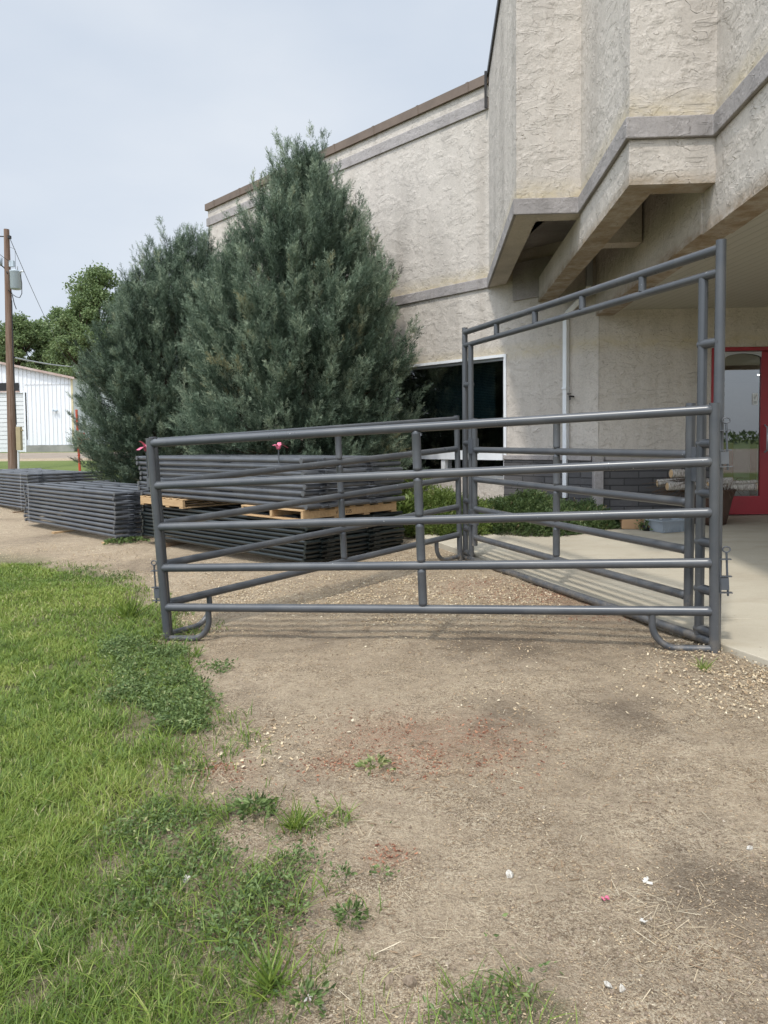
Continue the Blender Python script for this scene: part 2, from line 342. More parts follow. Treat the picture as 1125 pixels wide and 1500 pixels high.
def arr_mesh(name, V, Fi, mat, var=None, parent=None, smooth=False):
    """V (n,3); Fi list of (m,k) index arrays"""
    me = bpy.data.meshes.new(name); me.vertices.add(len(V)); me.vertices.foreach_set('co', np.ascontiguousarray(V, np.float32).ravel())
    loops = np.concatenate([f.ravel() for f in Fi]).astype(np.int32)
    tot = np.concatenate([np.full(len(f), f.shape[1]) for f in Fi]).astype(np.int32)
    st = np.concatenate([[0], np.cumsum(tot)[:-1]]).astype(np.int32)
    me.loops.add(len(loops)); me.loops.foreach_set('vertex_index', loops); me.polygons.add(len(tot)); me.polygons.foreach_set('loop_start', st)
    me.polygons.foreach_set('use_smooth', np.full(len(tot), smooth))
    if var is not None:
        a = me.attributes.new('var', 'FLOAT', 'POINT'); a.data.foreach_set('value', np.clip(var, 0, 1).astype(np.float32))
    me.materials.append(mat); me.update(calc_edges=True); me.validate()
    o = bpy.data.objects.new(name, me); COL.objects.link(o)
    if parent is not None: o.parent = parent
    return o
def tag(o, label, cat, group=None, kind=None):
    if label: o['label'] = label
    if cat: o['category'] = cat
    if group: o['group'] = group
    if kind: o['kind'] = kind
    return o
def thing(name, label, cat, loc=(0, 0, 0), R=None, group=None):
    o = bpy.data.objects.new(name, None); COL.objects.link(o); o.empty_display_size = .2
    M = (R or Matrix.Identity(3)).to_4x4(); M.translation = Vector(loc); o.matrix_world = M
    return tag(o, label, cat, group)
def copy_tree(o, parent=None):
    c = o.copy(); COL.objects.link(c)
    if parent is not None: c.parent = parent; c.matrix_parent_inverse = o.matrix_parent_inverse
    for ch in list(o.children): copy_tree(ch, c)
    return c
def stamp(tv, tf, pos, R, sc):
    """stamp template verts tv (k,3), faces tf [(m,q)] at n places"""
    n = len(pos); k = len(tv)
    V = np.einsum('nij,kj->nki', R, tv)*np.asarray(sc).reshape(-1, 1, 1)+pos[:, None, :]
    Fi = [(f[None]+(np.arange(n)*k)[:, None, None]).reshape(-1, f.shape[1]) for f in tf]
    return V.reshape(-1, 3), Fi
def basis(z, spin):
    """n rotation matrices whose local z is along z and spun about it"""
    z = z/np.linalg.norm(z, axis=1, keepdims=True); a = np.where(np.abs(z[:, 2:3]) < .9, [[0, 0, 1.]], [[1., 0, 0]])
    x = np.cross(a, z); x /= np.linalg.norm(x, axis=1, keepdims=True); y = np.cross(z, x)
    c, s = np.cos(spin)[:, None], np.sin(spin)[:, None]; X = x*c+y*s; Y = -x*s+y*c
    return np.stack([X, Y, z], axis=2)

# ------------------------------------------------------------------ ground sheet
LAWN = gpoly([(-260, 806), (0, 813), (60, 824), (130, 838), (200, 850), (222, 882), (238, 930), (190, 960), (165, 1010), (178, 1062), (225, 1097), (225, 1150), (185, 1190), (150, 1230), (180, 1290), (215, 1335), (280, 1400), (360, 1440), (315, 1500), (280, 1640)])
LAWN = LAWN + [(-.45, 1.0), (-.3, -.5), (-30, -.5), (-30, 9.0), (-9, 7.6)]
WEED1 = gpoly([(178, 940), (272, 945), (302, 1040), (288, 1085), (212, 1078), (165, 1010)])
WEED2 = gpoly([(185, 1195), (260, 1168), (340, 1192), (305, 1232), (335, 1262), (425, 1252), (448, 1330), (412, 1392), (300, 1412), (200, 1335), (168, 1250)])
WEED3 = gpoly([(625, 1480), (700, 1448), (760, 1440), (850, 1490), (850, 1540), (600, 1540)])
GRASS2 = gpoly([(350, 1190), (400, 1175), (440, 1200), (500, 1190), (520, 1205), (450, 1230), (380, 1215)])
def dist_px(x, y, c, r):
    cx, cy = ground_at(*c); return np.clip(1-np.hypot(x-cx, (y-cy))/r, 0, 1)
def lawn_mask(x, y):
    jx = x+(fbm(x, y, .5, 3)-.5)*.5; jy = y+(fbm(x, y, .5, 9)-.5)*.5
    return inpoly(jx, jy, LAWN)
def lawn_density(x, y):
    t = 0
    for k in range(8):
        a = 2*math.pi*k/8; rr = .13 if k % 2 else .34; t = t+lawn_mask(x+rr*math.cos(a), y+rr*math.sin(a))*1.0
    return t/8
def ground_attrs(x, y):
    near = (y > .3) & (y < 12) & (x > -8) & (x < 5)
    lawn = lawn_mask(x, y) & (y < 12)
    soft = fbm(x, y, .35, 21)
    veg = .92*lawn_density(x, y)*(y < 12)*np.clip(.4+soft*.9, 0, 1)
    for P in (WEED1, WEED2, WEED3, GRASS2): veg = np.maximum(veg, np.where(inpoly(x, y, P), .6*soft+.1, 0))
    lawnfar = (lawn & ((x < -6) | (y < .8))) | ((y < -.5) & (y > -9)) | (y < -70) | ((y > 18) & (y < 30) & (x < -8)) | ((y > 44))
    road = (((y > 30.5+fbm(x, y, 6, 5)*2) & (y < 43+fbm(x, y, 4, 8))) | ((y < -9) & (y > -70))).astype(float)
    chip = fbm(x, y, .8, 31)
    red = np.zeros_like(x)
    for c, r in (((600, 1085), .55), ((690, 1090), .4), ((780, 870), .55), ((870, 895), .4), ((330, 1130), .2), ((490, 1120), .2), ((700, 860), .5), ((850, 880), .5), ((570, 1255), .12)):
        red = np.maximum(red, dist_px(x, y, c, r))
    red = np.clip(red*1.6*(fbm(x, y, .12, 41)*1.6-.25), 0, 1)
    dark = np.zeros_like(x)
    for c, r in (((720, 1060), .5), ((1090, 1330), .35), ((700, 945), .6), ((460, 935), .6), ((900, 1040), .5), ((380, 1340), .3), ((220, 830), .7), ((760, 950), .5), ((60, 790), .8)):
        dark = np.maximum(dark, dist_px(x, y, c, r))
    dark = np.clip(dark*1.5*(fbm(x, y, .3, 51)*1.8-.4), 0, 1)+np.clip(fbm(x, y, .9, 77)-.53, 0, 1)*2.6*np.clip(fbm(x, y, .16, 79)*2.2-.55, 0, 1)
    return dict(veg=veg, farveg=lawnfar.astype(float), road=road, chip=chip, red=red, dark=np.clip(dark, 0, 1))
def build_ground():
    def ext(a, b, n, f): return [a+(b-a)*((f**(i+1)-1)/(f**n-1)) for i in range(n)]
    xs = np.array(sorted(ext(-4.6, -700, 40, 1.15)))
    xs = np.concatenate([xs, np.arange(-4.55, 4.3, .032), ext(4.3, 700, 36, 1.16)])
    ys = np.concatenate([sorted(ext(1.0, -500, 30, 1.2)), np.arange(1.05, 8.6, .032), np.arange(8.6, 18, .14), np.arange(18, 52, .6), ext(52, 1800, 30, 1.15)])
    X, Y = np.meshgrid(xs, ys); nx, ny = len(xs), len(ys)
    Z = g(X, Y)
    near = (1-sstep(9, 12, Y))*(1-sstep(4, 6, np.abs(X)))*sstep(-.5, 1, Y)
    rough = (fbm(X, Y, .45, 61)-.5)*.035+(fbm(X, Y, .12, 65, 3)-.5)*.016
    ins = inpoly(X, Y, SLAB_POLY)
    Z = Z+np.where(ins, 0, rough*near)
    I = np.arange(nx*ny).reshape(ny, nx); Fq = np.stack([I[:-1, :-1], I[:-1, 1:], I[1:, 1:], I[1:, :-1]], -1).reshape(-1, 4)
    o = arr_mesh('ground', np.stack([X, Y, Z], -1).reshape(-1, 3), [Fq], GROUND, smooth=True)
    for k, v in ground_attrs(X, Y).items():
        a = o.data.attributes.new(k, 'FLOAT', 'POINT'); a.data.foreach_set('value', v.ravel().astype(np.float32))
    tag(o, None, None, kind='structure')
def gr(x, y):  # ground with its roughness, for scattered small stuff
    return g(x, y)+(fbm(x, y, .45, 61)-.5)*.035+(fbm(x, y, .12, 65, 3)-.5)*.016
build_ground()

# concrete apron: two pours with a joint
def lerp2(a, b, t): return (a[0]+(b[0]-a[0])*t, a[1]+(b[1]-a[1])*t)
jt = (4.43-5.02)/(4.43-7.86); J = lerp2(SLAB_POLY[2], SLAB_POLY[1], jt)
near_p = [(J[0]+.004, J[1]-.006), SLAB_POLY[2], SLAB_POLY[3], (12, -.5), (12, 4.55)]
far_p = [SLAB_POLY[0], SLAB_POLY[1], J, (12, 4.566), (12, 10.6), SLAB_POLY[6], SLAB_POLY[7]]
for pl in (near_p, far_p):
    m = MB(); m.prism(pl[::-1] if False else pl, lambda p: slab_z(p[0], p[1])-.16, lambda p: slab_z(p[0], p[1]))
    tag(m.build('concrete_apron', CONC, bevel=.006), None, None, kind='structure')

# ------------------------------------------------------------------ building
bld = thing('shop_building', 'two storey beige stucco building with stepped canopy over a red door', 'building', (3.05, 10.28, .2))
BI = bld.matrix_world.inverted()
def bpart(m, name, mat, parent=None, bevel=0, **kw):
    o = m.build(name, mat, None, bevel, **kw); p = parent or bld; o.parent = p; o.matrix_parent_inverse = BI if p is bld else Matrix.Identity(4)
    return o
wd = np.array([-math.sin(math.radians(44.2)), math.cos(math.radians(44.2))]); wn = np.array([-wd[1], wd[0]])   # wn points to the viewer's side
P0 = np.array([3.05, 10.28]); fd = np.array([math.cos(math.radians(2.5)), -math.sin(math.radians(2.5))])
def WP(t, out=0.0): p = P0+wd*t+wn*out; return (p[0], p[1])
def wallbox(m, t0, t1, z0, z1, o0, o1, mi=0, uv=False):
    A, B_, C_, D = WP(t0, o1), WP(t1, o1), WP(t1, o0), WP(t0, o0)
    m.prism([A, B_, C_, D], z0, z1, mi)
def fwallbox(m, q0, q1, z0, z1, o0, o1, mi=0):     # frontal wall, q along fd, o = towards viewer
    fn = np.array([fd[1], -fd[0]]); f = lambda q, o: tuple(P0+fd*q+fn*o)
    m.prism([f(q0, o1), f(q0, o0), f(q1, o0), f(q1, o1)], z0, z1, mi)
TEND = 10.37; ZT = HC+5.60; TW0, TW1, WZ0, WZ1 = 1.63, 4.12, .74, 2.66
m = MB()
wallbox(m, TW1, TEND, -.5, ZT, -.3, 0); wallbox(m, .004, TW0, -.5, ZT, -.3, 0)
wallbox(m, TW0, TW1, WZ1, ZT, -.3, 0); wallbox(m, TW0, TW1, -.5, WZ0, -.3, 0)
bpart(m, 'wall', STUCCO)
m = MB(); A, B_ = np.array(WP(TEND, -.301)), np.array(WP(TEND, -9)); C_, D = np.array(WP(TEND-.3, -9)), np.array(WP(TEND-.3, -.301))
m.prism([tuple(A), tuple(B_), tuple(C_), tuple(D)], -.5, ZT); bpart(m, 'wall', STUCCO)
fn = np.array([fd[1], -fd[0]])
DQ0, DQ1, DZ1 = 1.56, 3.26, 2.62
m = MB(); fwallbox(m, .004, DQ0, -.4, 4.4, -.3, 0); fwallbox(m, DQ1, 9, -.4, 4.4, -.3, 0); fwallbox(m, DQ0, DQ1, DZ1, 4.4, -.3, 0)
bpart(m, 'wall', STUCCO)
# trims on the long wall
T0 = WP(1.93)
zb0, zb1 = HC+2.434, HC+2.60
m = MB(); wallbox(m, 1.90, TEND+.03, zb0, zb1, .0, .035); bpart(m, 'trim_band', BAND, bevel=.008)
m = MB(); wallbox(m, 1.93, TEND+.03, HC+5.22, HC+5.41, .0, .035); bpart(m, 'trim_band', BAND, bevel=.008)
m = MB(); wallbox(m, 1.90, TEND+.06, HC+5.60, HC+5.75, -.4, .05)
for k in range(8): tt = 2.3+k*1.1; wallbox(m, tt, tt+.05, HC+5.595, HC+5.755, .03, .056)
bpart(m, 'roof_cap', CAP)
# block wainscot with uv in metres
def uvbox(m, pts, z0, z1):
    L = 0
    for a, b in zip(pts, pts[1:]):
        d = math.dist(a, b); m.face([(a[0], a[1], z0), (b[0], b[1], z0), (b[0], b[1], z1), (a[0], a[1], z1)], uv=[(L, z0), (L+d, z0), (L+d, z1), (L, z1)]); L += d
    m.face([(p[0], p[1], z1) for p in pts]+[(p[0], p[1], z1) for p in (pts[-1], pts[0])][:0] if len(pts) > 3 else [(p[0], p[1], z1) for p in pts], uv=[(.2, .05)]*len(pts))
def block(pts): m = MB(); uvbox(m, pts, -.2, 1.05); bpart(m, 'block_wainscot', BLOCK)
block([WP(TW0-.02, 0), WP(TW0-.02, .05), WP(-.02, .05), WP(-.02, 0)])
f_ = lambda q, o: tuple(P0+fd*q+fn*o)
block([f_(.0, 0), f_(.0, .05), f_(DQ0-.03, .05), f_(DQ0-.03, 0)]); block([WP(TEND, 0), WP(TEND, .05), WP(TW1+.02, .05), WP(TW1+.02, 0)])
for fn_, a_, b_ in ((wallbox, .08, TW0-.02), (fwallbox, .08, DQ0-.03), (wallbox, TW1+.02, TEND)):
    m = MB(); fn_(m, a_, b_, 1.052, 1.12, .0, .075); bpart(m, 'wainscot_cap', BAND, bevel=.006)
m = MB(); c = WP(.0, .03); m.box((c[0], c[1]-.02, .47), (.13, .13, 1.3)); bpart(m, 'corner_pilaster', BAND, bevel=.01)
# long window: upper light, white transom bar, lower lights
fr = MB(); fw_ = .045
wallbox(fr, TW0, TW1, WZ1-fw_, WZ1, -.10, -.02); wallbox(fr, TW0, TW0+fw_, WZ0, WZ1-fw_, -.10, -.02); wallbox(fr, TW1-fw_, TW1, WZ0, WZ1-fw_, -.10, -.02)
wallbox(fr, TW0+fw_, TW1-fw_, WZ0, WZ0+fw_, -.10, -.02)
wino = bpart(MB() if False else fr, 'window', ALU)
m = MB(); wallbox(m, TW0+.01, TW1-.01, 1.04, 1.19, -.095, .05); wallbox(m, 2.86, 2.94, WZ0+.045, 1.035, -.095, .03); bpart(m, 'window_sill', WHITE, wino)
m = MB(); wallbox(m, TW0-.045, TW0, WZ0, WZ1+.045, -.02, .03); wallbox(m, TW0, TW1, WZ1, WZ1+.045, -.02, .03); wallbox(m, TW1, TW1+.05, WZ0, WZ1+.045, -.02, .03); bpart(m, 'window_trim', WHITE, wino)
m = MB()
for z0, z1 in ((1.19, WZ1-fw_), (WZ0+fw_, 1.04)): m.face([(*WP(TW0+fw_, -.06), z0), (*WP(TW1-fw_, -.06), z0), (*WP(TW1-fw_, -.06), z1), (*WP(TW0+fw_, -.06), z1)])
bpart(m, 'pane', GLASSW, wino)
m = MB()
for k in range(34): z = 2.58-k*.026; wallbox(m, TW0+.35, TW1-.45, z, z+.012, -.22-.012, -.20)
bpart(m, 'blind', BLIND, wino)
m = MB()   # closed dim room behind
a, b, c, d = WP(TW0-.3, -.302), WP(TW1+.3, -.302), WP(TW1+.3, -3), WP(TW0-.3, -3)
for p, q in ((b, c), (c, d), (d, a)): m.face([(*p, 0), (*q, 0), (*q, 2.9), (*p, 2.9)])
m.face([(*p, 0) for p in (a, b, c, d)]); m.face([(*p, 2.9) for p in (a, b, c, d)]); bpart(m, 'room', INSIDE)
# stepped canopy
T1 = (1.459, 7.95); T2 = (2.144, 7.915); T3 = (2.02, 6.0); T4 = (2.707, 5.965); T5 = (2.447, 2.0)
def offs(path, d):
    out = []
    for i, p in enumerate(path):
        ns = []
        for a, b in ((i-1, i), (i, i+1)):
            if a >= 0 and b < len(path):
                dx, dy = path[b][0]-path[a][0], path[b][1]-path[a][1]; l = math.hypot(dx, dy); ns.append((dy/l, -dx/l))
        if len(ns) == 1: n = ns[0]; k = 1
        else: n = (ns[0][0]+ns[1][0], ns[0][1]+ns[1][1]); l = math.hypot(*n); n = (n[0]/l, n[1]/l); k = 1/(n[0]*ns[0][0]+n[1]*ns[0][1])
        out.append((p[0]+n[0]*d*k, p[1]+n[1]*d*k))
    return out
def ribbon(m, path, d0, d1, z0, z1):
    A = offs(path, d0); B = offs(path, d1)
    for i in range(len(path)-1):
        m.face([(*B[i], z0), (*B[i+1], z0), (*B[i+1], z1), (*B[i], z1)]); m.face([(*A[i+1], z0), (*A[i], z0), (*A[i], z1), (*A[i+1], z1)])
        m.face([(*A[i], z0), (*A[i+1], z0), (*B[i+1], z0), (*B[i], z0)]); m.face([(*B[i], z1), (*B[i+1], z1), (*A[i+1], z1), (*A[i], z1)])
    for i in (0, len(path)-1): m.face([(*A[i], z0), (*B[i], z0), (*B[i], z1), (*A[i], z1)])
T0e = (T0[0]+.01, T0[1]+.12); T6 = (12, 1.6)
main = [T0e, T1, T2, T3, T4, T5, T6]; ZC = HC+5.70
m = MB(); ribbon(m, main, -.24, 0, zb0, ZC); bpart(m, 'canopy_wall', STUCCO, weld=True)
m = MB(); ribbon(m, main, .0, .035, zb0-.004, zb1); bpart(m, 'trim_band', BAND, bevel=.008)
ax = lambda s: (T4[0]+.0655*s, T4[1]+s)
z3, z5 = HC+2.07, HC+1.73
t2b = (T2[0]+.0655*3.25, T2[1]+3.25)
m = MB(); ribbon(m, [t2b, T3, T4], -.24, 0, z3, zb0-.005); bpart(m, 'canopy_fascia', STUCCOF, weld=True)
m = MB(); ribbon(m, [ax(4.28), T4, T5, T6], -.24, 0, z5, z3-.0) if False else None
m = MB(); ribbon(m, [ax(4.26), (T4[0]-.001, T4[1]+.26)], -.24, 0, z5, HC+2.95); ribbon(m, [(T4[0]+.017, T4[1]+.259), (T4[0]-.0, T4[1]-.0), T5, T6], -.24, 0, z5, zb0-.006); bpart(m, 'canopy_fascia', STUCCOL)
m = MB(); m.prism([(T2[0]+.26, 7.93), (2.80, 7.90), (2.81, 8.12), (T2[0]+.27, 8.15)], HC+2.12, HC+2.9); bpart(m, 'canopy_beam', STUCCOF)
m = MB()
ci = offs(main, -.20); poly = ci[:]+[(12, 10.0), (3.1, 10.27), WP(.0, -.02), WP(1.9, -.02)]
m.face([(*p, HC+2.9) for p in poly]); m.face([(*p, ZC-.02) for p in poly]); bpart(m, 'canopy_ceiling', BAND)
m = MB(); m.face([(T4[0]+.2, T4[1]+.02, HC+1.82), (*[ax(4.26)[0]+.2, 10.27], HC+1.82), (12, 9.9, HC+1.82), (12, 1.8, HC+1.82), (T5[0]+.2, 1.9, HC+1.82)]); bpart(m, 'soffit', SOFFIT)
# dark edge flashing where canopy roof meets the sky, and vertical corner trim
m = MB(); pa = offs([T0e, T1, T2, T3, T4, T5], .02); ribbon(m, [T0e, T1, T2, T3, T4, T5], -.26, .03, ZC, ZC+.10)
bpart(m, 'roof_cap', DARKTRIM)
m = MB(); c = WP(1.945, .045); m.box((c[0]-.01, c[1]-.02, HC+5.50), (.035, .035, .56)); bpart(m, 'corner_flashing', DARKTRIM)
# recess panel on the long wall under the first step
m = MB(); wallbox(m, .75, 1.45, HC+2.15, HC+2.72, 0, .04); bpart(m, 'recess_panel', BAND, bevel=.006)
# downspout
m = MB(); c = WP(.50, .05); R = Matrix.Rotation(math.radians(44.2), 3, 'Z')
m.box((c[0], c[1], 1.83), (.085, .065, 2.66), R)
m.tube([(c[0], c[1], 3.14), (c[0]+.01, c[1]-.02, 3.18), (2.87, 10.22, 3.42), (2.885, 10.2, 3.5)], .05, 4, smooth=False)
for z in (.95, 2.1): m.box((c[0], c[1], z), (.12, .072, .03), R)
ds = bpart(m, 'downspout', WHITE, bevel=.006)
m = MB(); m.box((2.885, 10.2, 3.86), (.085, .07, .76)); bpart(m, 'downspout', ALU, bevel=.006)
m = MB(); c = WP(.40, .0); c2 = WP(.40, .11); m.tube([(*c, 1.98), (*c2, 1.98), (c2[0], c2[1]-.02, 1.93)], .012, 8); m.lathe((c2[0], c2[1]+.03, 1.99), [(0, .02), (.03, .02), (.03, .03), (0, .03)], 10); bpart(m, 'hose_tap', BLACK)
# red double door
def fq(q, o, z): p = P0+fd*q+fn*o; return (p[0], p[1], z)
zf = slab_z(5, 10.2)+.01
m = MB(); fwallbox(m, DQ0, DQ0+.06, zf, DZ1, -.14, .02); fwallbox(m, DQ1-.06, DQ1, zf, DZ1, -.14, .02); fwallbox(m, DQ0+.06, DQ1-.06, DZ1-.05, DZ1, -.14, .02)
door = bpart(m, 'door', RED, bevel=.004)
for k, (qa, qb) in enumerate(((DQ0+.065, DQ0+.845), (DQ0+.855, DQ1-.065))):
    m = MB(); st = .135; zt = DZ1-.055
    fwallbox(m, qa, qa+st, zf+.01, zt, -.10, -.05); fwallbox(m, qb-st, qb, zf+.01, zt, -.10, -.05); fwallbox(m, qa+st, qb-st, zf+.01, zf+.27, -.10, -.05)
    pts = [fq(qa+st+(qb-qa-2*st)*i/12, -.05, zt-.085+.06*math.sin(math.pi*i/12)**.6) for i in range(13)]
    n = len(pts)
    for i in range(12): a, b = pts[i], pts[i+1]; m.face([a, b, (b[0], b[1], zt), (a[0], a[1], zt)], mi=1)
    leaf = bpart(m, 'door_leaf', [RED, ALU], door)
    m = MB(); m.face([fq(qa+st, -.075, zf+.27), fq(qb-st, -.075, zf+.27), fq(qb-st, -.075, zt-.02), fq(qa+st, -.075, zt-.02)]); bpart(m, 'door_glass', GLASSD, leaf)
    m = MB(); hq = qb-st+.06 if k == 0 else qa+st-.06
    m.tube([fq(hq, -.05, 1.15), fq(hq, .03, 1.18), fq(hq, .03, 1.5), fq(hq, -.05, 1.53)], .012, 8); bpart(m, 'door_handle', ALU, leaf)
m = MB(); q0 = DQ0+.065+.135+.40; m.face([fq(q0, -.068, 1.82), fq(q0+.075, -.068, 1.82), fq(q0+.075, -.068, 1.98), fq(q0, -.068, 1.98)])
m.face([fq(q0+.012, -.066, 1.915), fq(q0+.036, -.066, 1.89), fq(q0+.063, -.066, 1.96), fq(q0+.05, -.066, 1.965), fq(q0+.036, -.066, 1.93), fq(q0+.02, -.066, 1.945)], mi=1)
m.face([fq(q0+.015, -.066, 1.835), fq(q0+.06, -.066, 1.835), fq(q0+.06, -.066, 1.875), fq(q0+.015, -.066, 1.875)], mi=1)
bpart(m, 'door_sticker', [WHITE, ALU], door)
m = MB()
a, b, c, d = fq(1.3, -.302, 0), fq(9, -.302, 0), fq(9, -13, 0), fq(1.3, -13, 0)
for p, q in ((b, c), (c, d), (d, a)): m.face([(p[0], p[1], .1), (q[0], q[1], .1), (q[0], q[1], 3.1), (p[0], p[1], 3.1)])
m.face([(p[0], p[1], .22) for p in (a, b, c, d)]); m.face([(p[0], p[1], 3.1) for p in (a, b, c, d)]); bpart(m, 'room', INSIDEW)
for nm, q0, q1, mt, zt_ in (('curtain', 1.72, 1.95, WHITE, 1.35), ('red_drape', 1.97, 2.10, RED, 1.28), ('curtain', 2.12, 2.34, WHITE, 1.30), ('red_drape', 2.36, 2.44, RED, 1.2), ('curtain', 2.46, 2.9, WHITE, 1.25)):
    m = MB(); N_ = 16; pp_ = [fq(q0+(q1-q0)*i/N_, -.55+.03*math.sin(i*2.1), .3) for i in range(N_+1)]
    for a, b in zip(pp_, pp_[1:]): m.face([a, b, (b[0], b[1], zt_), (a[0], a[1], zt_)], True)
    bpart(m, nm, mt)
t = NT('lit_tube'); LIT = t.done(t.n('Emission', {'Color': (1, .98, .95), 'Strength': 9.0}).outputs[0])
for k, (qa, qb, o) in enumerate(((5.2, 5.45, -6.5), (6.4, 7.1, -8.8), (7.6, 8.2, -11.2), (7.9, 8.5, -11.9))):
    m = MB(); fwallbox(m, qa, qb, 2.775, 2.80, o-.03, o); bpart(m, 'tube_light', LIT)

# ------------------------------------------------------------------ corral panels
RP = .030
def loop_pts(c, rx, rz, n=14): return [(c[0]+rx*math.cos(2*math.pi*k/n), c[1], c[2]+rz*math.sin(2*math.pi*k/n)) for k in range(n+1)]
def latch(root, x, s, zl, zbox, seg=8):
    """drop-pin latch: two guide plates, a box plate and a pin with an eye"""
    m = MB(); px = x+s*.075
    for z in (zl-.06, zbox+.045, zbox-.055): m.box((x+s*.062, 0, z), (.075, .036, .005))
    m.box((x+s*.034, 0, (zl-.06+zbox-.055)/2), (.006, .03, zl-zbox)); m.box((x+s*.055, 0, zbox), (.052, .03, .075)); b = m.build('latch', STEEL, root)
    m = MB(); m.tube([(px, 0, zbox-.075), (px, 0, zl-.02)], .0065, 8); m.tube(loop_pts((px, 0, zl), .022, .017), .0045, 6, False); m.build('drop_pin', STEEL, b)
def leg_pts(x, s, zr):
    pts = [(x+s*.36, 0, zr)]; cx, cz, r = x+s*.21, .20, .15
    for k in range(9): a = math.pi/2*k/8; pts.append((x+s*.21+s*.15*math.cos(a), 0, .19-.15*math.sin(a)))
    pts.append((x+s*.02, 0, .04)); return pts
RZ = [.275, .575, .885, 1.195, 1.51]
def pipe_panel(name, label, A, B, seg=20, upx=None, legs=(1, 1), latches=(), zr=RZ, cut=False, H=1.55, r=RP, g0=0.0, group=None, lean=None):
    A, B = Vector(A), Vector(B); L = (B-A).length; x = (B-A).normalized(); y = Vector((0, 0, 1)).cross(x).normalized(); z = x.cross(y)
    R = Matrix((x, y, z)).transposed(); root = thing(name, label, 'corral panel' if 'gate' not in name else 'gate', A, R, group)
    za, zb = [(R.transposed() @ Vector(v).normalized()) for v in lean] if lean else (Vector((0, 0, 1)),)*2
    def Q(xx, zz):              # panel racked so that each end post keeps its own lean
        t = xx/L; d = za.lerp(zb, t); return Vector((xx, 0, 0))+d*zz
    for px_ in (0, L):
        m = MB(); m.tube([Q(px_, g0), Q(px_, H)], r, seg); m.build('post', PIPEH, root)
    for zz in zr:
        m = MB(); e = r*.55
        m.tube([Q(e, zz), Q(e+.012, zz), Q(r+.012, zz), Q(r+.02, zz), Q(L-r-.02, zz), Q(L-r-.012, zz), Q(L-e-.012, zz), Q(L-e, zz)], [r*.9, r*1.02, r*1.06, r, r, r*1.06, r*1.02, r*.9], seg); m.build('rail', PIPEH, root)
    m = MB(); ux = upx or L/2
    for a, b in zip(zr, zr[1:]):
        m.tube([Q(ux, a+r*.6), Q(ux, a+r*1.3), Q(ux, a+r*1.5), Q(ux, b-r*1.5), Q(ux, b-r*1.3), Q(ux, b-r*.6)], [r*.55, r*1.04, r, r, r*1.04, r*.55], seg)
    m.build('upright', PIPEH, root)
    for k, (x0, s) in enumerate(((0, 1), (L, -1))):
        if legs[k]: m = MB(); m.tube([Q(p[0], p[2]) for p in leg_pts(x0, s, zr[0])], .022, 14); m.build('leg', PIPEH, root)
    for (e, s, zl, zb_) in latches: latch(root, Q(0 if e == 0 else L, zb_).x, s, zl, zb_)
    return root
# corner points of the three sided pen, on the terrain
Bp = at(1046.5, 960, 4.40); Ap = at(246, 942, 5.40); C2 = at(674, 820, 7.74)
B3 = Vector((Bp[0], Bp[1], Bp[2])); A3 = Vector((Ap[0], Ap[1], Ap[2]))
front = pipe_panel('corral_panel', 'five bar grey pipe panel standing nearest, its left end at the lawn edge', A3, B3, 24, (B3-A3).length/2+.08, (1, 1),
   ((1, 1, 1.44, 1.215), (1, 1, .655, .445), (0, -1, 1.47, 1.22), (0, -1, .61, .38)), group='five bar panels of the pen', lean=(Vector(at(218.5, 632, 5.36))-A3, Vector(at(1046.5, 588, 4.39))-B3))
# back panel: from behind the left post to the bow gate
dCA = Vector((C2[0]-Ap[0], C2[1]-Ap[1], 0)).normalized()
A2 = A3+Vector((A3.x, A3.y, 0)).normalized()*.085+Vector((.012, 0, .01)); C23 = Vector((C2[0], C2[1], C2[2]))
back = pipe_panel('corral_panel', 'five bar grey pipe panel behind the nearest one, in front of the pallet stack', A2, C23, 20, (C23-A2).length/2+.08, (1, 1), group='five bar panels of the pen', lean=(Vector(at(221, 634, 5.42))-A3, Vector((-.02, 0, 1))))
# bow gate frame
Cb = at(682, 822, 7.80); Bb = at(1048, 952, 4.44)
Bb3, Cb3 = Vector(Bb), Vector(Cb); L = (Cb3-Bb3).length; x = (Cb3-Bb3).normalized(); y = Vector((0, 0, 1)).cross(x).normalized(); z = x.cross(y)
gf = thing('gate_frame', 'tall grey pipe gate frame with a double top bar, beside the concrete', 'gate frame', Bb3, Matrix((x, y, z)).transposed())
HT = 2.51
for px_ in (0, L):
    m = MB(); m.tube([(px_, 0, -.01), (px_, 0, HT)], RP, 24); m.build('post', PIPEH, gf)
for s, e in ((.14, 0), (L-.14, L)):
    m = MB(); m.tube([(s, 0, .06), (s, 0, HT-.20)], .029, 24); m.build('inner_post', PIPEH, gf)
    for zz in (.10, .36, .66, .97, 1.28, 1.90):
        m = MB(); m.tube([(min(s, e)-(.02 if e else .012), 0, zz), (max(s, e)+(.012 if e else .02), 0, zz)], [.030, .030], 18); m.build('spacer', PIPEH, gf)
for zz, r_ in ((HT-.05, .030), (HT-.19, .027)):
    m = MB(); m.tube([(.01, 0, zz), (L-.01, 0, zz)], r_, 24); m.build('top_bar', PIPEH, gf)
for k in range(4):
    xs_ = L*(k+1)/5; m = MB(); m.tube([(xs_, 0, HT-.17), (xs_, 0, HT-.07)], .027, 18); m.build('spacer', PIPEH, gf)
m = MB(); m.tube([(.02, 0, .045), (L-.02, 0, .045)], .030, 24); m.build('threshold_bar', PIPEH, gf)
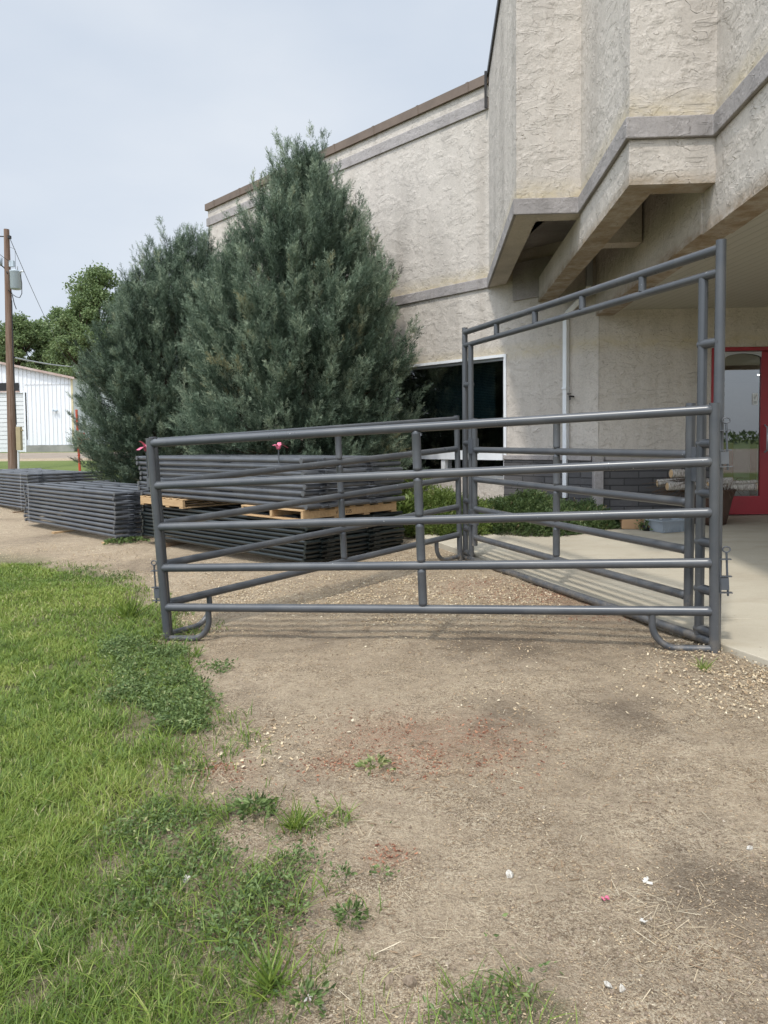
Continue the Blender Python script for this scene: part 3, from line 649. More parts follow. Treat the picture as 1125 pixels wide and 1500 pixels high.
# the gate leaf hung in the frame
ga = Bb3+x*.235+z*.20; gb = Bb3+x*(L-.225)+z*.20
gate = pipe_panel('pipe_gate', 'five bar grey pipe gate leaf hanging closed inside the tall frame', ga, gb, 20, None, (0, 0), zr=[.09, .39, .70, 1.01, 1.29], H=1.34)
m = MB(); Lg = (gb-ga).length
for zz in (.30, 1.05): m = MB(); m.box((Lg+.03, 0, zz), (.10, .075, .16)); m.build('hinge', STEEL, gate)
m = MB(); m.box((-.045, 0, .95), (.07, .03, .22)); m.build('gate_latch', STEEL, gate)

# ------------------------------------------------------------------ stacked panels
def flat_panel(name, label, L, W, r, mat, group):
    root = thing(name, label, 'corral panel', (0, 0, 0), None, group)
    for x0 in (.0, L): m = MB(); m.tube([(x0, -.045, 0), (x0, W, 0)], r, 12); m.build('post', mat, root)
    for k in range(5):
        m = MB(); yy = [.0, .31, .62, .93, 1.24][k]*W/1.55; m.tube([(r*.6, yy, 0), (r, yy, 0), (L-r, yy, 0), (L-r*.6, yy, 0)], [r*.9, r, r, r*.9], 12); m.build('rail', mat, root)
    m = MB()
    for k in range(4): a = [.0, .31, .62, .93, 1.24][k]*W/1.55; m.tube([(L/2, a+r*.7, 0), (L/2, a+.31*W/1.55-r*.7, 0)], r, 10)
    m.build('upright', mat, root)
    for x0, s in ((0, 1), (L, -1)):
        m = MB(); yb = 1.24*W/1.55; pts = [(x0+s*.36, yb, 0)]+[(x0+s*.21+s*.15*math.cos(a), yb+.08+.15*math.sin(a), 0) for a in [math.pi/2*k/6 for k in range(7)]]+[(x0+s*.02, yb+.23, 0)]
        m.tube(pts, r*.72, 8); m.build('leg', mat, root)
        for yy in (.2, .95):
            m = MB(); m.box((x0-s*(r+.022), yy*W/1.55, 0), (.05, .10, .008)); m.box((x0-s*(r+.03), yy*W/1.55+.05, 0), (.012, .035, min(r*1.7, .05))); m.tube([(x0-s*(r+.035), yy*W/1.55-.06, .012), (x0-s*(r+.035), yy*W/1.55+.14, .012)], .007, 6)
            m.build('hinge_lug', mat, root)
    return root
ORD = ['topmost', 'second', 'third', 'fourth', 'fifth', 'sixth', 'seventh', 'eighth', 'ninth', 'tenth', 'eleventh', 'lowest']
def frame_from(near, far):     # origin at near corner, x along the long side, y across away from the camera
    n, f_2 = Vector((*near, 0)), Vector((*far, 0)); x = (f_2-n).normalized(); y = Vector((0, 0, 1)).cross(x)
    if y.y < 0: y = -y
    z = Vector((0, 0, 1)); return x, y, z
def stack(near, far, z0, n, pitch, L, W, r, mat, desc, group, jit, tilt=(0, 0)):
    xx, yy, zz = frame_from(near, far); R = Matrix((xx, yy, xx.cross(yy))).transposed()
    base = None; rs = random.Random(hash(desc) % 1000 if False else len(desc)*7+n)
    for i in range(n):
        k = n-1-i
        pos_word = 'topmost' if i == 0 else ('lowest' if i == n-1 else ORD[i]+' from the top')
        lab = f'{desc[0]}, {pos_word} of {desc[1]}'
        if base is None: base = flat_panel('stacked_panel', lab, L, W, r, mat, group); o = base
        else: o = copy_tree(base); o['label'] = lab
        j = Vector((rs.uniform(-jit, jit), rs.uniform(-jit*.5, jit*.5), 0)); p = Vector((*near, z0))+R @ Vector((j.x, j.y+.045, 0)); p.z = z0+k*pitch
        q = R @ Matrix.Rotation(rs.uniform(-.004, .004), 3, 'Z')
        if q.determinant() < 0: pass
        M = q.to_4x4(); M.translation = p; o.matrix_world = M
    return xx, yy
N1, F1 = (-.88, 7.9), (-3.52, 10.42)
z1 = gz(-2, 9.3)
zlow = z1+.09+.026
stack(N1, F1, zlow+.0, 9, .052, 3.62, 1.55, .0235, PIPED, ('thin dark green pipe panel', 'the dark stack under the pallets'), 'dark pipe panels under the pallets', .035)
zpal = zlow+8*.052+.0235+.003
xx, yy, _ = frame_from(N1, F1); SR = Matrix((xx, yy, xx.cross(yy))).transposed()
UP_R = lambda RR: Matrix((RR.col[0], -RR.col[1], -RR.col[2])).transposed()      # same axes, upright (local y points back to the viewer)
def pallet(label, org, lx, ly, text=False):
    p = Vector((*N1, zpal))+SR @ Vector(org); root = thing('pallet', label, 'pallet', p, UP_R(SR), 'wooden pallets between the stacks')
    for k in range(3):
        m = MB()
        if text: m.box((.02+k*(lx-.04)/2, -ly/2, .065), (.04, ly-.01, .085))
        else: m.box((lx/2, -(.02+k*(ly-.04)/2), .065), (lx-.01, .04, .085))
        m.build('stringer', WOOD, root, bevel=.004)
    for zz, nn in ((.117, 7), (.011, 4)):
        for k in range(nn):
            m = MB(); w_ = .095
            if not text: m.box((.05+k*(lx-.1)/(nn-1), -ly/2, zz), (w_, ly, .018))
            else: m.box((lx/2, -(.05+k*(ly-.1)/(nn-1)), zz), (lx, w_, .018))
            m.build('deck_board', WOOD, root, bevel=.003)
    return root
pal1 = pallet('wooden pallet with open notched end between the two stacks near the ribbon post', (2.45, -.03, 0), 1.15, 1.5)
pal2 = pallet('long wooden pallet stencilled in black letters between stacks, at their near corner', (.0, -.02, 0), 1.15, 1.52, True)
def stencil(s, loc, R, size, parent):
    cu = bpy.data.curves.new('stencil_letters', 'FONT'); cu.body = s; cu.size = size; cu.extrude = .0008; cu.align_x = 'CENTER'
    o = bpy.data.objects.new('tmp', cu); COL.objects.link(o); dg = bpy.context.evaluated_depsgraph_get()
    me = bpy.data.meshes.new_from_object(o.evaluated_get(dg)); bpy.data.objects.remove(o); me.materials.clear(); me.materials.append(INK)
    q = bpy.data.objects.new('stencil_letters', me); COL.objects.link(q); q.parent = parent
    M = R.to_4x4(); M.translation = Vector(loc); q.matrix_local = M; return q
# letters on the outer stringer face (local -x side faces the right of the picture)
Rs = Matrix(((0, 0, -1), (-1, 0, 0), (0, 1, 0)))
stencil('V', (-.0015, -.505, .046), Rs, .058, pal2); stencil('LUS', (-.0015, -.695, .046), Rs, .058, pal2)
zup = zpal+.128+.031
stack((N1[0], N1[1]), F1, zup, 8, .0725, 3.66, 1.55, RP, PIPE, ('light grey pipe panel', 'the stack on top of the pallets'), 'grey pipe panels on the pallets', .03)
for k, (lx, lab) in enumerate(((.30, 'short timber block under the near end of the dark stack'), (3.1, 'timber block under the far end of the dark stack'))):
    m = MB(); p = Vector((*N1, z1+.02))+SR @ Vector((lx, .75, 0)); m.box((0, 0, .03), (.09, 1.6, .10)); o = m.build('timber_block', WOODD, bevel=.005)
    M = SR.to_4x4(); M.translation = p; o.matrix_world = M; tag(o, lab, 'timber block', 'timber blocks under the stacks')
# middle stack
N2, F2 = (-3.97, 10.6), (-6.58, 13.2); z2 = gz(-4.5, 11.2)
stack(N2, F2, z2+.08+.03, 10, .0700, 3.68, 1.55, .029, PIPE, ('grey pipe panel', 'the low stack in the middle'), 'grey pipe panels in the middle stack', .02)
x2, y2, _ = frame_from(N2, F2); SR2 = Matrix((x2, y2, x2.cross(y2))).transposed()
for lx, lab in ((.22, 'timber block under the near end of the middle stack'), (2.15, 'timber block under the far half of the middle stack')):
    m = MB(); p = Vector((*N2, z2-.0))+SR2 @ Vector((lx, .72, 0)); m.box((0, 0, .03), (.09, 1.62, .10)); o = m.build('timber_block', WOOD, bevel=.005)
    M = SR2.to_4x4(); M.translation = p; o.matrix_world = M; tag(o, lab, 'timber block', 'timber blocks under the stacks')
N3, F3 = (-7.42, 15.0), (-10.03, 17.6); z3g = gz(-8, 15.5)
stack(N3, F3, z3g+.08+.03, 11, .0700, 3.68, 1.55, .029, PIPE, ('grey pipe panel', 'the leftmost stack'), 'grey pipe panels in the leftmost stack', .02)
m = MB(); p = Vector((*N3, z3g)); x3, y3, _ = frame_from(N3, F3); SR3 = Matrix((x3, y3, x3.cross(y3))).transposed()
m.box((0, 0, .03), (.09, 1.62, .10)); o = m.build('timber_block', WOODD, bevel=.005); M = SR3.to_4x4(); M.translation = p+SR3 @ Vector((.6, .72, 0)); o.matrix_world = M
tag(o, 'timber block under the leftmost stack', 'timber block', 'timber blocks under the stacks')
def strap(near, RR, lx, z0, h, lab):
    m = MB(); o0 = -.02; w = .016; Wd = 1.60
    m.box((lx, -o0, h/2), (w, .003, h)); m.box((lx, -Wd, h/2), (w, .003, h)); m.box((lx, -(Wd+o0)/2, h+.002), (w, Wd-o0, .003)); m.box((lx, -(Wd+o0)/2, -.002), (w, Wd-o0, .003))
    o = m.build('steel_strap', ALU); M = UP_R(RR).to_4x4(); M.translation = Vector((*near, z0)); o.matrix_world = M; tag(o, lab, 'strap', 'steel straps round the stacks')
strap(N2, SR2, 3.42, z2+.075, .70, 'pale strap round the far end of the middle stack')
strap(N3, SR3, .30, z3g+.075, .77, 'pale strap round the near end of the leftmost stack')
# pink ribbons
def ribbon_tie(label, p, s, seed):
    rs = random.Random(seed); m = MB(); p = Vector(p)
    for k in range(7):
        a = rs.uniform(0, 6.28); el = rs.uniform(-.2, .9); d = Vector((math.cos(a)*math.cos(el), math.sin(a)*math.cos(el), math.sin(el))); l = rs.uniform(.06, .12)*s; w = d.cross(Vector((0, 0, 1))).normalized()*.022*s
        up_ = Vector((0, 0, rs.uniform(-.03, .02)))*s; a0 = p; a1 = p+d*l*.5+Vector((0, 0, .02*s)); a2 = p+d*l+up_
        for q0, q1 in ((a0, a1), (a1, a2)): m.face([q0-w, q1-w, q1+w, q0+w], True)
    m.lathe(p, [(0, -.028*s), (.02*s, -.024*s), (.028*s, 0), (.02*s, .024*s), (0, .03*s)], 8)
    tag(m.build('ribbon', PINK, weld=True), label, 'ribbon', 'pink ribbons')
Rf = front.matrix_world
ribbon_tie('pink plastic ribbon tied to the pin beside the left post', Rf @ Vector((-.078, .0, 1.475)), .8, 3)
ztop = zup+7*.0725+RP
q = Vector((*N1, ztop+.035))+SR @ Vector((.55, .1, 0)); ribbon_tie('pink plastic ribbon lying on top of the stacked grey panels', at(408, 655, 8.1), .95, 8)
m = MB(); pp = at(408, 655, 8.1); m.tube([(pp[0], pp[1], ztop-.06), (pp[0], pp[1], pp[2])], .008, 8); tag(m.build('drop_pin', STEEL), 'short steel pin standing on the tall stack under its ribbon', 'latch pin')

# ------------------------------------------------------------------ foliage
def clip_ok(P):
    x, y, z = P[:, 0], P[:, 1], P[:, 2]; ok = ((x-P0[0])*(-wn[0])+(y-P0[1])*(-wn[1]) < -.10) | (z > 7)
    for (n, RR, zt) in ((N1, SR, ztop+.05), (N2, SR2, z2+.85), (N3, SR3, z3g+.9)):
        d = np.stack([x-n[0], y-n[1]], 1); a = d @ np.array([RR[0][0], RR[1][0]]); b = d @ np.array([RR[0][1], RR[1][1]])
        ok &= ~((a > -.1) & (a < 3.8) & (b > -.1) & (b < 1.68) & (z < zt))
    return ok & (z > g(x, y)+.02)
def spray_template(n=9, seed=0, wide=1.0):
    rg = np.random.default_rng(seed); V = []; Fq = []
    for i in range(n):
        s = (i+.6)/n; c = np.array([0, 0, s]); az = rg.uniform(0, 6.28); el = rg.uniform(.5, 1.15) if i < n-1 else 1.5
        d = np.array([math.cos(az)*math.cos(el), math.sin(az)*math.cos(el), math.sin(el)]); l = .42*(1-.55*s)+.1; w = np.cross(d, rg.normal(size=3)); w = w/np.linalg.norm(w)*.026*wide
        b = len(V); V += [c-d*.05, c+d*l*.5+w, c+d*l, c+d*l*.5-w]; Fq.append([b, b+1, b+2, b+3])
    b = len(V); V += [np.array([-.012, 0, -.25]), np.array([.012, 0, -.25]), np.array([0, 0, .95])]
    return np.array(V), [np.array(Fq), np.array([[b, b+1, b+2]])]
def conifer(name, label, base, apex, prof, H, nb, per, seed, sz=.2, group=None):
    rg = np.random.default_rng(seed); base = np.array(base); root = thing(name, label, 'tree', base, None, group)
    lean = np.array([apex[0]-base[0], apex[1]-base[1]])
    ts = np.array([p[0] for p in prof]); rsx = np.array([p[1] for p in prof])
    # plume centres on the crown surface
    t = rg.uniform(0, 1, nb*4); w = np.interp(t, ts, rsx)+.12; keep = rg.uniform(0, w.max(), len(t)) < w; t = t[keep][:nb]
    n = len(t); az = rg.uniform(0, 2*math.pi, n); az0 = rg.uniform(0, 6.28, 3)
    rr = np.interp(t, ts, rsx); lump = 1+.42*(fbm(az*(rr+.3)+50, t*H, .6, seed+2, 2)-.5)+.30*(fbm(az*(rr+.3)+90, t*H, 1.5, seed+6, 1)-.5)+.06*np.sin(3*az+az0[0]+6*t)+rg.normal(0, .04, n)
    R = np.interp(t, ts, rsx)*lump*rg.choice([1.04, 1, .95, .76, .45], n)
    C = np.stack([base[0]+lean[0]*t+R*np.cos(az), base[1]+lean[1]*t+R*np.sin(az), base[2]+t*H], 1)
    el = np.radians(np.interp(t, [0, .3, .7, 1], [22, 48, 66, 84])+rg.normal(0, 9, n))
    D = np.stack([np.cos(az)*np.cos(el), np.sin(az)*np.cos(el), np.sin(el)], 1)
    ln = rg.uniform(.45, 1.1, n)*np.interp(t, [0, .8, 1], [1, .9, .85]); tone = rg.normal(.45, .17, n)+.35*(fbm(az*R, t*H, .9, seed)-.5)
    ns = 70; ti = rg.uniform(.3, 1, ns)**.6; ia = rg.uniform(0, 6.28, ns); Ri = np.interp(ti, ts, rsx)*1.02    # leaders that stand clear of the outline
    C = np.concatenate([C, np.stack([base[0]+lean[0]*ti+Ri*np.cos(ia), base[1]+lean[1]*ti+Ri*np.sin(ia), base[2]+ti*H], 1)])
    ei = np.radians(rg.uniform(62, 86, ns)); D = np.concatenate([D, np.stack([np.cos(ia)*np.cos(ei), np.sin(ia)*np.cos(ei), np.sin(ei)], 1)])
    ln = np.concatenate([ln, rg.uniform(.8, 1.25, ns)]); tone = np.concatenate([tone, rg.normal(.55, .1, ns)]); t = np.concatenate([t, ti]); n = len(t)
    # sprays along every plume
    k = per; s = rg.beta(1.3, 1.1, (n, k)); rad = (.125*(1-.9*s)+.006)*rg.uniform(.3, 1.1, (n, k)); a2 = rg.uniform(0, 6.28, (n, k))
    B = basis(D, np.zeros(n)); off = B[:, None, :, 0]*(np.cos(a2)*rad)[..., None]+B[:, None, :, 1]*(np.sin(a2)*rad)[..., None]
    P = (C[:, None]+D[:, None]*((s-.35)*ln[:, None])[..., None]+off).reshape(-1, 3)
    out = off/(rad[..., None]+1e-6)
    d2 = (D[:, None]*1.0+out*.5+np.array([0, 0, .40])+rg.normal(0, .13, (n, k, 3))).reshape(-1, 3)
    var = (tone[:, None]+rg.normal(0, .13, (n, k))+.20*(s-.5)).reshape(-1)  # gap shade put into the colour of plume bases; paler new growth at tips
    sc = (sz*rg.uniform(.6, 1.25, (n, k))).reshape(-1)
    ok = clip_ok(P); P, d2, var, sc = P[ok], d2[ok], var[ok], sc[ok]
    Vs, Fs, vs, off_ = [], [[], []], [], 0
    for q in range(4):
        tv, tf = spray_template(17, seed*5+q); sel = slice(q, None, 4); Rm = basis(d2[sel], rg.uniform(0, 6.28, len(P[sel])))
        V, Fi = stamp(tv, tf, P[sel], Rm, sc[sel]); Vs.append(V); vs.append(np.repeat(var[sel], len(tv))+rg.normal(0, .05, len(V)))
        for a in range(2): Fs[a].append(Fi[a]+off_)
        off_ += len(V)
    Vall = np.concatenate(Vs)-base
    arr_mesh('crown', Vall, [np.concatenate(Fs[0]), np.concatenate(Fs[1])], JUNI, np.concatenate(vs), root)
    m = MB(); m.tube([(0, 0, -.1), (lean[0]*.3, lean[1]*.3, H*.3), (lean[0]*.7, lean[1]*.7, H*.7), (lean[0]*.97, lean[1]*.97, H*.96)], [.13, .10, .05, .01], 8)
    for i in range(0, min(n, 260)):
        a = np.array([lean[0]*t[i]*.85, lean[1]*t[i]*.85, t[i]*H*.85]); b = C[i]-base
        if clip_ok((b+base)[None])[0]: m.tube([a, (a+b)/2+np.array([0, 0, -.05]), b], [.018, .012, .005], 5, False)
    m.build('trunk', BARK, root)
    return root
jb = gz(-1.62, 12.25)
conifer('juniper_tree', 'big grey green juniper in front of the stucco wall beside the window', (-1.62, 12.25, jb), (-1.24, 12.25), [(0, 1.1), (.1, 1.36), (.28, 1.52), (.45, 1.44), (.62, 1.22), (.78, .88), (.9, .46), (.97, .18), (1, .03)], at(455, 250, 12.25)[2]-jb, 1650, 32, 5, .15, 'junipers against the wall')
jb2 = gz(-4.95, 15.0)
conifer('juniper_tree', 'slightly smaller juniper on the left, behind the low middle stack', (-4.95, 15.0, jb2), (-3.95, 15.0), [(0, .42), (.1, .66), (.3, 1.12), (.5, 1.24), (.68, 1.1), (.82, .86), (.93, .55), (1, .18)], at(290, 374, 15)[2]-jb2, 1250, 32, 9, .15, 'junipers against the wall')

LEAF_V = np.array([(0, 0, 0), (.28, .12, .45), (0, .0, 1.0), (-.28, .12, .45), (0, -.03, .5)]); LEAF_F = [np.array([[0, 1, 4], [1, 2, 4], [2, 3, 4], [3, 0, 4]])]
def broad_tree(label, base, H, Rw, nleaf, seed, lsz=.25, group='cottonwoods behind the shed', trunk_h=.12):
    rg = np.random.default_rng(seed); base = np.array(base, float); root = thing('cottonwood_tree', label, 'tree', base, None, group)
    nleaf = int(nleaf*2.2); nc = 60; t = rg.uniform(trunk_h, 1, nc); az = rg.uniform(0, 6.28, nc); prof = np.interp(t, [0, .2, .45, .75, .92, 1], [.45, .85, 1, .75, .4, .08])*Rw
    r = prof*np.sqrt(rg.uniform(.1, 1, nc)); C = np.stack([r*np.cos(az), r*np.sin(az), t*H], 1); cr = rg.uniform(.13, .26, nc)*Rw*1.25
    i = rg.integers(0, nc, nleaf); d = rg.normal(size=(nleaf, 3)); d /= np.linalg.norm(d, axis=1, keepdims=True)
    P = C[i]+d*(cr[i]*rg.uniform(.35, 1.0, nleaf)**.6*(1+.1*rg.normal(size=nleaf)))[:, None]*np.array([1, 1, .85])
    P = P[P[:, 2] > .06*H]; n = len(P); D = rg.normal(size=(n, 3))+np.array([0, 0, -.2]); tone = rg.normal(.5, .15, nc)
    V, Fi = stamp(LEAF_V, LEAF_F, P, basis(D, rg.uniform(0, 6.28, n)), lsz*rg.uniform(.6, 1.3, n))
    arr_mesh('crown', V, Fi, BROAD, np.repeat(rg.normal(.5, .2, n), 5), root)
    m = MB(); m.tube([(0, 0, -.3), (.1, 0, H*.3), (0, .1, H*.65), (0, 0, H*.95)], [.32, .24, .12, .03], 8)
    for q in range(nc): a = np.array([0, 0, max(.12, C[q, 2]/H-.18)*H]); m.tube([a, (a+C[q])/2, C[q]], [.09, .06, .02], 5, False)
    m.build('trunk', BARK, root)
for px_, top, Y, Rw, n, sd, lab in ((150, 398, 62, 3.9, 12000, 1, 'tallest cottonwood tree, rising between the shed and the left juniper'), (122, 440, 60, 2.7, 8000, 2, 'slim cottonwood tree in front of the tallest one, behind the shed corner'),
      (100, 470, 66, 2.6, 6000, 3, 'cottonwood tree left of the tallest one, over the shed eave'), (60, 478, 68, 3.3, 9000, 4, 'round topped cottonwood tree behind the right slope of the shed roof'), (32, 468, 64, 3.0, 9000, 5, 'cottonwood tree just right of the utility pole top'),
      (88, 458, 72, 3.0, 8000, 8, 'pale cottonwood tree filling the gap left of the slim one'), (-8, 480, 66, 3.4, 8000, 6, 'cottonwood tree cut by the left edge of the photo'), (200, 420, 70, 4.0, 8000, 7, 'cottonwood tree mostly hidden behind the left juniper')):
    p = at(px_, 640, Y); zg = gz(p[0], p[1]); broad_tree(lab, (p[0], p[1], zg), at(px_, top, Y)[2]-zg, Rw, n, sd)
rg = np.random.default_rng(77); n = 9000; X = rg.uniform(-260, 260, n); hgt = 2+2.6*fbm(X, X*0, 22, 3); P = np.stack([X, -150+rg.normal(0, 4, n), hgt*np.sqrt(rg.uniform(0, 1, n))], 1)
V, Fi = stamp(LEAF_V, LEAF_F, P, basis(rg.normal(size=(n, 3)), rg.uniform(0, 6.28, n)), rg.uniform(.8, 1.6, n)); tag(arr_mesh('far_treeline', V, Fi, BROAD, np.repeat(rg.normal(.4, .2, n), 5)), None, None, kind='stuff')
# low shrubs along the wall
def low_shrub(name, label, c, rx, ry, h, n, mat, seed, leaf=.05, conif=False, rotz=.75, group='low shrubs along the wall'):
    rg = np.random.default_rng(seed); c = np.array(c); root = thing(name, label, 'shrub', c, None, group)
    u = np.sqrt(rg.uniform(0, 1, n)); a = rg.uniform(0, 6.28, n); lx, ly = u*np.cos(a)*rx, u*np.sin(a)*ry; cr, sr = math.cos(-rotz), math.sin(-rotz)
    X = lx*cr-ly*sr; Y = lx*sr+ly*cr; hump = .45+.9*fbm(X+c[0]*3, Y+c[1]*3, .35, seed)
    Z = h*np.sqrt(np.clip(1-u**2, 0.02, 1))*hump*rg.uniform(.35, 1.0, n)**.5+g(X+c[0], Y+c[1])-c[2]
    P = np.stack([X, Y, Z], 1); ok = ((X+c[0]-P0[0])*(-wn[0])+(Y+c[1]-P0[1])*(-wn[1]) < -.08); P = P[ok]; a = a[ok]; n = len(P)
    D = np.stack([np.cos(a+.0)*.7, np.sin(a)*.7, np.full(n, .6)], 1)+rg.normal(0, .45, (n, 3))
    tv, tf = spray_template(9, seed, 2.2) if conif else (LEAF_V, LEAF_F)
    V, Fi = stamp(tv, tf, P, basis(D, rg.uniform(0, 6.28, n)), leaf*rg.uniform(.6, 1.3, n))
    arr_mesh('foliage', V, Fi, mat, np.repeat(rg.normal(.5, .2, n), len(tv)), root)
    m = MB()
    for q in range(14): p = P[q*7 % n]; m.tube([(0, 0, -.02), (p[0]*.5, p[1]*.5, p[2]*.5+.05), tuple(p)], [.012, .008, .003], 5, False)
    m.build('stem', TWIG, root)
def gp(px_, Y): p = at(px_, 700, Y); return (p[0], p[1], gz(p[0], p[1]))
low_shrub('leafy_shrub', 'upright yellow green leafy shrub at the right end of the stacks', gp(600, 9.7), .26, .26, .62, 420, BRIGHT, 1, .085)
low_shrub('creeping_juniper', 'bright green creeping juniper below the white window sill', gp(655, 9.75), .75, .55, .50, 5200, BRIGHT, 2, .10, True)
low_shrub('creeping_juniper', 'darker creeping juniper sprawling over the concrete edge mid way along the wall', gp(765, 9.6), .85, .62, .44, 6500, DARKC, 3, .10, True)
low_shrub('creeping_juniper', 'small dark creeping juniper at the foot of the white downspout', gp(845, 9.75), .55, .42, .30, 3200, DARKC, 4, .10, True)
low_shrub('leafy_shrub', 'small pale shrub with dry stems under the left of the window', gp(612, 11.6), .5, .3, .75, 1200, BRIGHT, 6, .06)

# ------------------------------------------------------------------ lawn, weeds, litter
def blades(name, x, y, h, wdt, lean, var, mat, kind='stuff', seed=0):
    n = len(x); rg = np.random.default_rng(seed); z = gr(x, y)-.006; az = rg.uniform(0, 6.28, n); d = np.stack([np.cos(az), np.sin(az)], 1); pz = az+math.pi/2+rg.normal(0, .5, n); pw = np.stack([np.cos(pz), np.sin(pz)], 1)
    V = np.zeros((n, 7, 3)); 
    for i, (s, ws) in enumerate(((0, .8), (.38, 1.0), (.74, .65))):
        cx = x+d[:, 0]*lean*h*s*s; cy = y+d[:, 1]*lean*h*s*s; cz = z+h*s*(1-.35*lean*s)
        for q, sg in ((0, -1), (1, 1)): V[:, i*2+q] = np.stack([cx+pw[:, 0]*wdt*ws*sg, cy+pw[:, 1]*wdt*ws*sg, cz], 1)
    V[:, 6] = np.stack([x+d[:, 0]*lean*h, y+d[:, 1]*lean*h, z+h*(1-.35*lean)], 1)
    o = (np.arange(n)*7)[:, None]; Fq = np.concatenate([o+np.array([[0, 1, 3, 2]]), o+np.array([[2, 3, 5, 4]])]); Ft = o+np.array([[4, 5, 6]])
    ob = arr_mesh(name, V.reshape(-1, 3), [Fq, Ft], mat, np.repeat(var, 7)); tag(ob, None, None, kind=kind); return ob
def scatter(x0, x1, y0, y1, dens):
    n = int((x1-x0)*(y1-y0)*dens); return RNG.uniform(x0, x1, n), RNG.uniform(y0, y1, n)
BX, BY = [], []
for (x0, x1, y0, y1, de) in ((-2.2, 0, 1.2, 2.6, 34000), (-3.2, 0, 2.6, 4.0, 15000), (-4.4, -.4, 4.0, 5.6, 8500), (-6.5, -1.0, 5.6, 9.2, 5200)):
    x, y = scatter(x0, x1, y0, y1, de); de_ = lawn_density(x, y); sel = (RNG.uniform(0, 1, len(x)) < de_**1.25*np.clip((fbm(x, y, .25, 5)-.12)*4, .1, 1)) & (np.abs(x) < y*.62+.6); sel &= RNG.uniform(0, 1, len(x)) < np.clip(1-(1-de_)*1.2+ (fbm(x, y, .3, 181)-.42)*4*(de_ < .97), .06, 1)*np.where(inpoly(x, y, WEED2) | inpoly(x, y, WEED1), .45, 1); BX.append(x[sel]); BY.append(y[sel])
x = np.concatenate(BX); y = np.concatenate(BY); n = len(x)
patch = fbm(x, y, .7, 91); pal = fbm(x, y, .28, 95)
h = (.038+.040*patch)*RNG.uniform(.55, 1.35, n)*np.interp(y, [1, 2.4, 4, 8], [1.0, .9, .85, .8]); wd_ = np.interp(y, [1.2, 3, 5, 8], [.0010, .0016, .0025, .0038])*RNG.uniform(.7, 1.4, n)
edge = lawn_density(x, y); var = .10+.85*(patch-.5)+.45+.45*(pal-.5)-.22*(1-edge)+RNG.normal(0, .13, n); var = np.where(RNG.uniform(0, 1, n) < .05+.12*(1-edge), RNG.uniform(.9, 1, n), np.clip(var, 0, .9))
blades('lawn_grass', x, y, h, wd_, RNG.uniform(.2, 1.2, n), var, GRASS, seed=1)
# thin fringe of grass in the weed patches and beyond the lawn edge
fx, fy = [], []
x, y = scatter(-2.2, .6, 1.3, 6.5, 5200); e = sum(lawn_mask(x+.45*math.cos(a), y+.45*math.sin(a))*1.0 for a in np.linspace(0, 6.28, 9)[:-1])/8
s = ~inpoly(x, y, SLAB_POLY) & (RNG.uniform(0, 1, len(x)) < e*1.3) & (fbm(x, y, .2, 171) > RNG.uniform(.42, .62, len(x))); fx.append(x[s]); fy.append(y[s])
for P, de in ((WEED1, 3000), (WEED2, 3200), (WEED3, 2500), (GRASS2, 3200)):
    a = np.array(P); x, y = scatter(a[:, 0].min(), a[:, 0].max(), a[:, 1].min(), a[:, 1].max(), de); s = inpoly(x, y, P) & (fbm(x, y, .15, 7) > .40); fx.append(x[s]); fy.append(y[s])
x = np.concatenate(fx); y = np.concatenate(fy); n = len(x)
blades('sparse_grass', x, y, RNG.uniform(.03, .10, n), np.interp(y, [1.2, 5], [.0016, .003]), RNG.uniform(.4, 1.4, n), np.clip(RNG.normal(.4, .2, n), 0, 1), GRASS, seed=2)
def weed_patch(P, dens, hmax, seed, size=.02):
    rg = np.random.default_rng(seed); a = np.array(P); x, y = scatter(a[:, 0].min()-.3, a[:, 0].max()+.3, a[:, 1].min()-.3, a[:, 1].max()+.3, dens)
    jx = x+(fbm(x, y, .25, 13)-.5)*.55+RNG.normal(0, .05, len(x)); jy = y+(fbm(x, y, .25, 15)-.5)*.55+RNG.normal(0, .05, len(x)); s = inpoly(jx, jy, P) & (fbm(x, y, .14, seed) > RNG.uniform(.30, .68, len(x))); x, y = x[s], y[s]; n = len(x)
    z = gr(x, y)+hmax*rg.uniform(.05, 1, n)*(.3+fbm(x, y, .18, seed+3)); D = np.stack([rg.normal(0, 1, n), rg.normal(0, 1, n), rg.uniform(-.1, 1.0, n)], 1)
    V, Fi = stamp(LEAF_V, LEAF_F, np.stack([x, y, z], 1), basis(D, rg.uniform(0, 6.28, n)), size*rg.uniform(.5, 1.5, n))
    o = arr_mesh('weed_patch', V, Fi, WEEDM, np.repeat(np.clip(rg.normal(.5, .22, n), 0, 1), 5)); tag(o, None, None, kind='stuff')
weed_patch(WEED1, 26000, .08, 1, .019); weed_patch(WEED2, 22000, .045, 2, .014); weed_patch(WEED3, 12000, .05, 3, .014); weed_patch(GRASS2, 6000, .03, 4, .012)
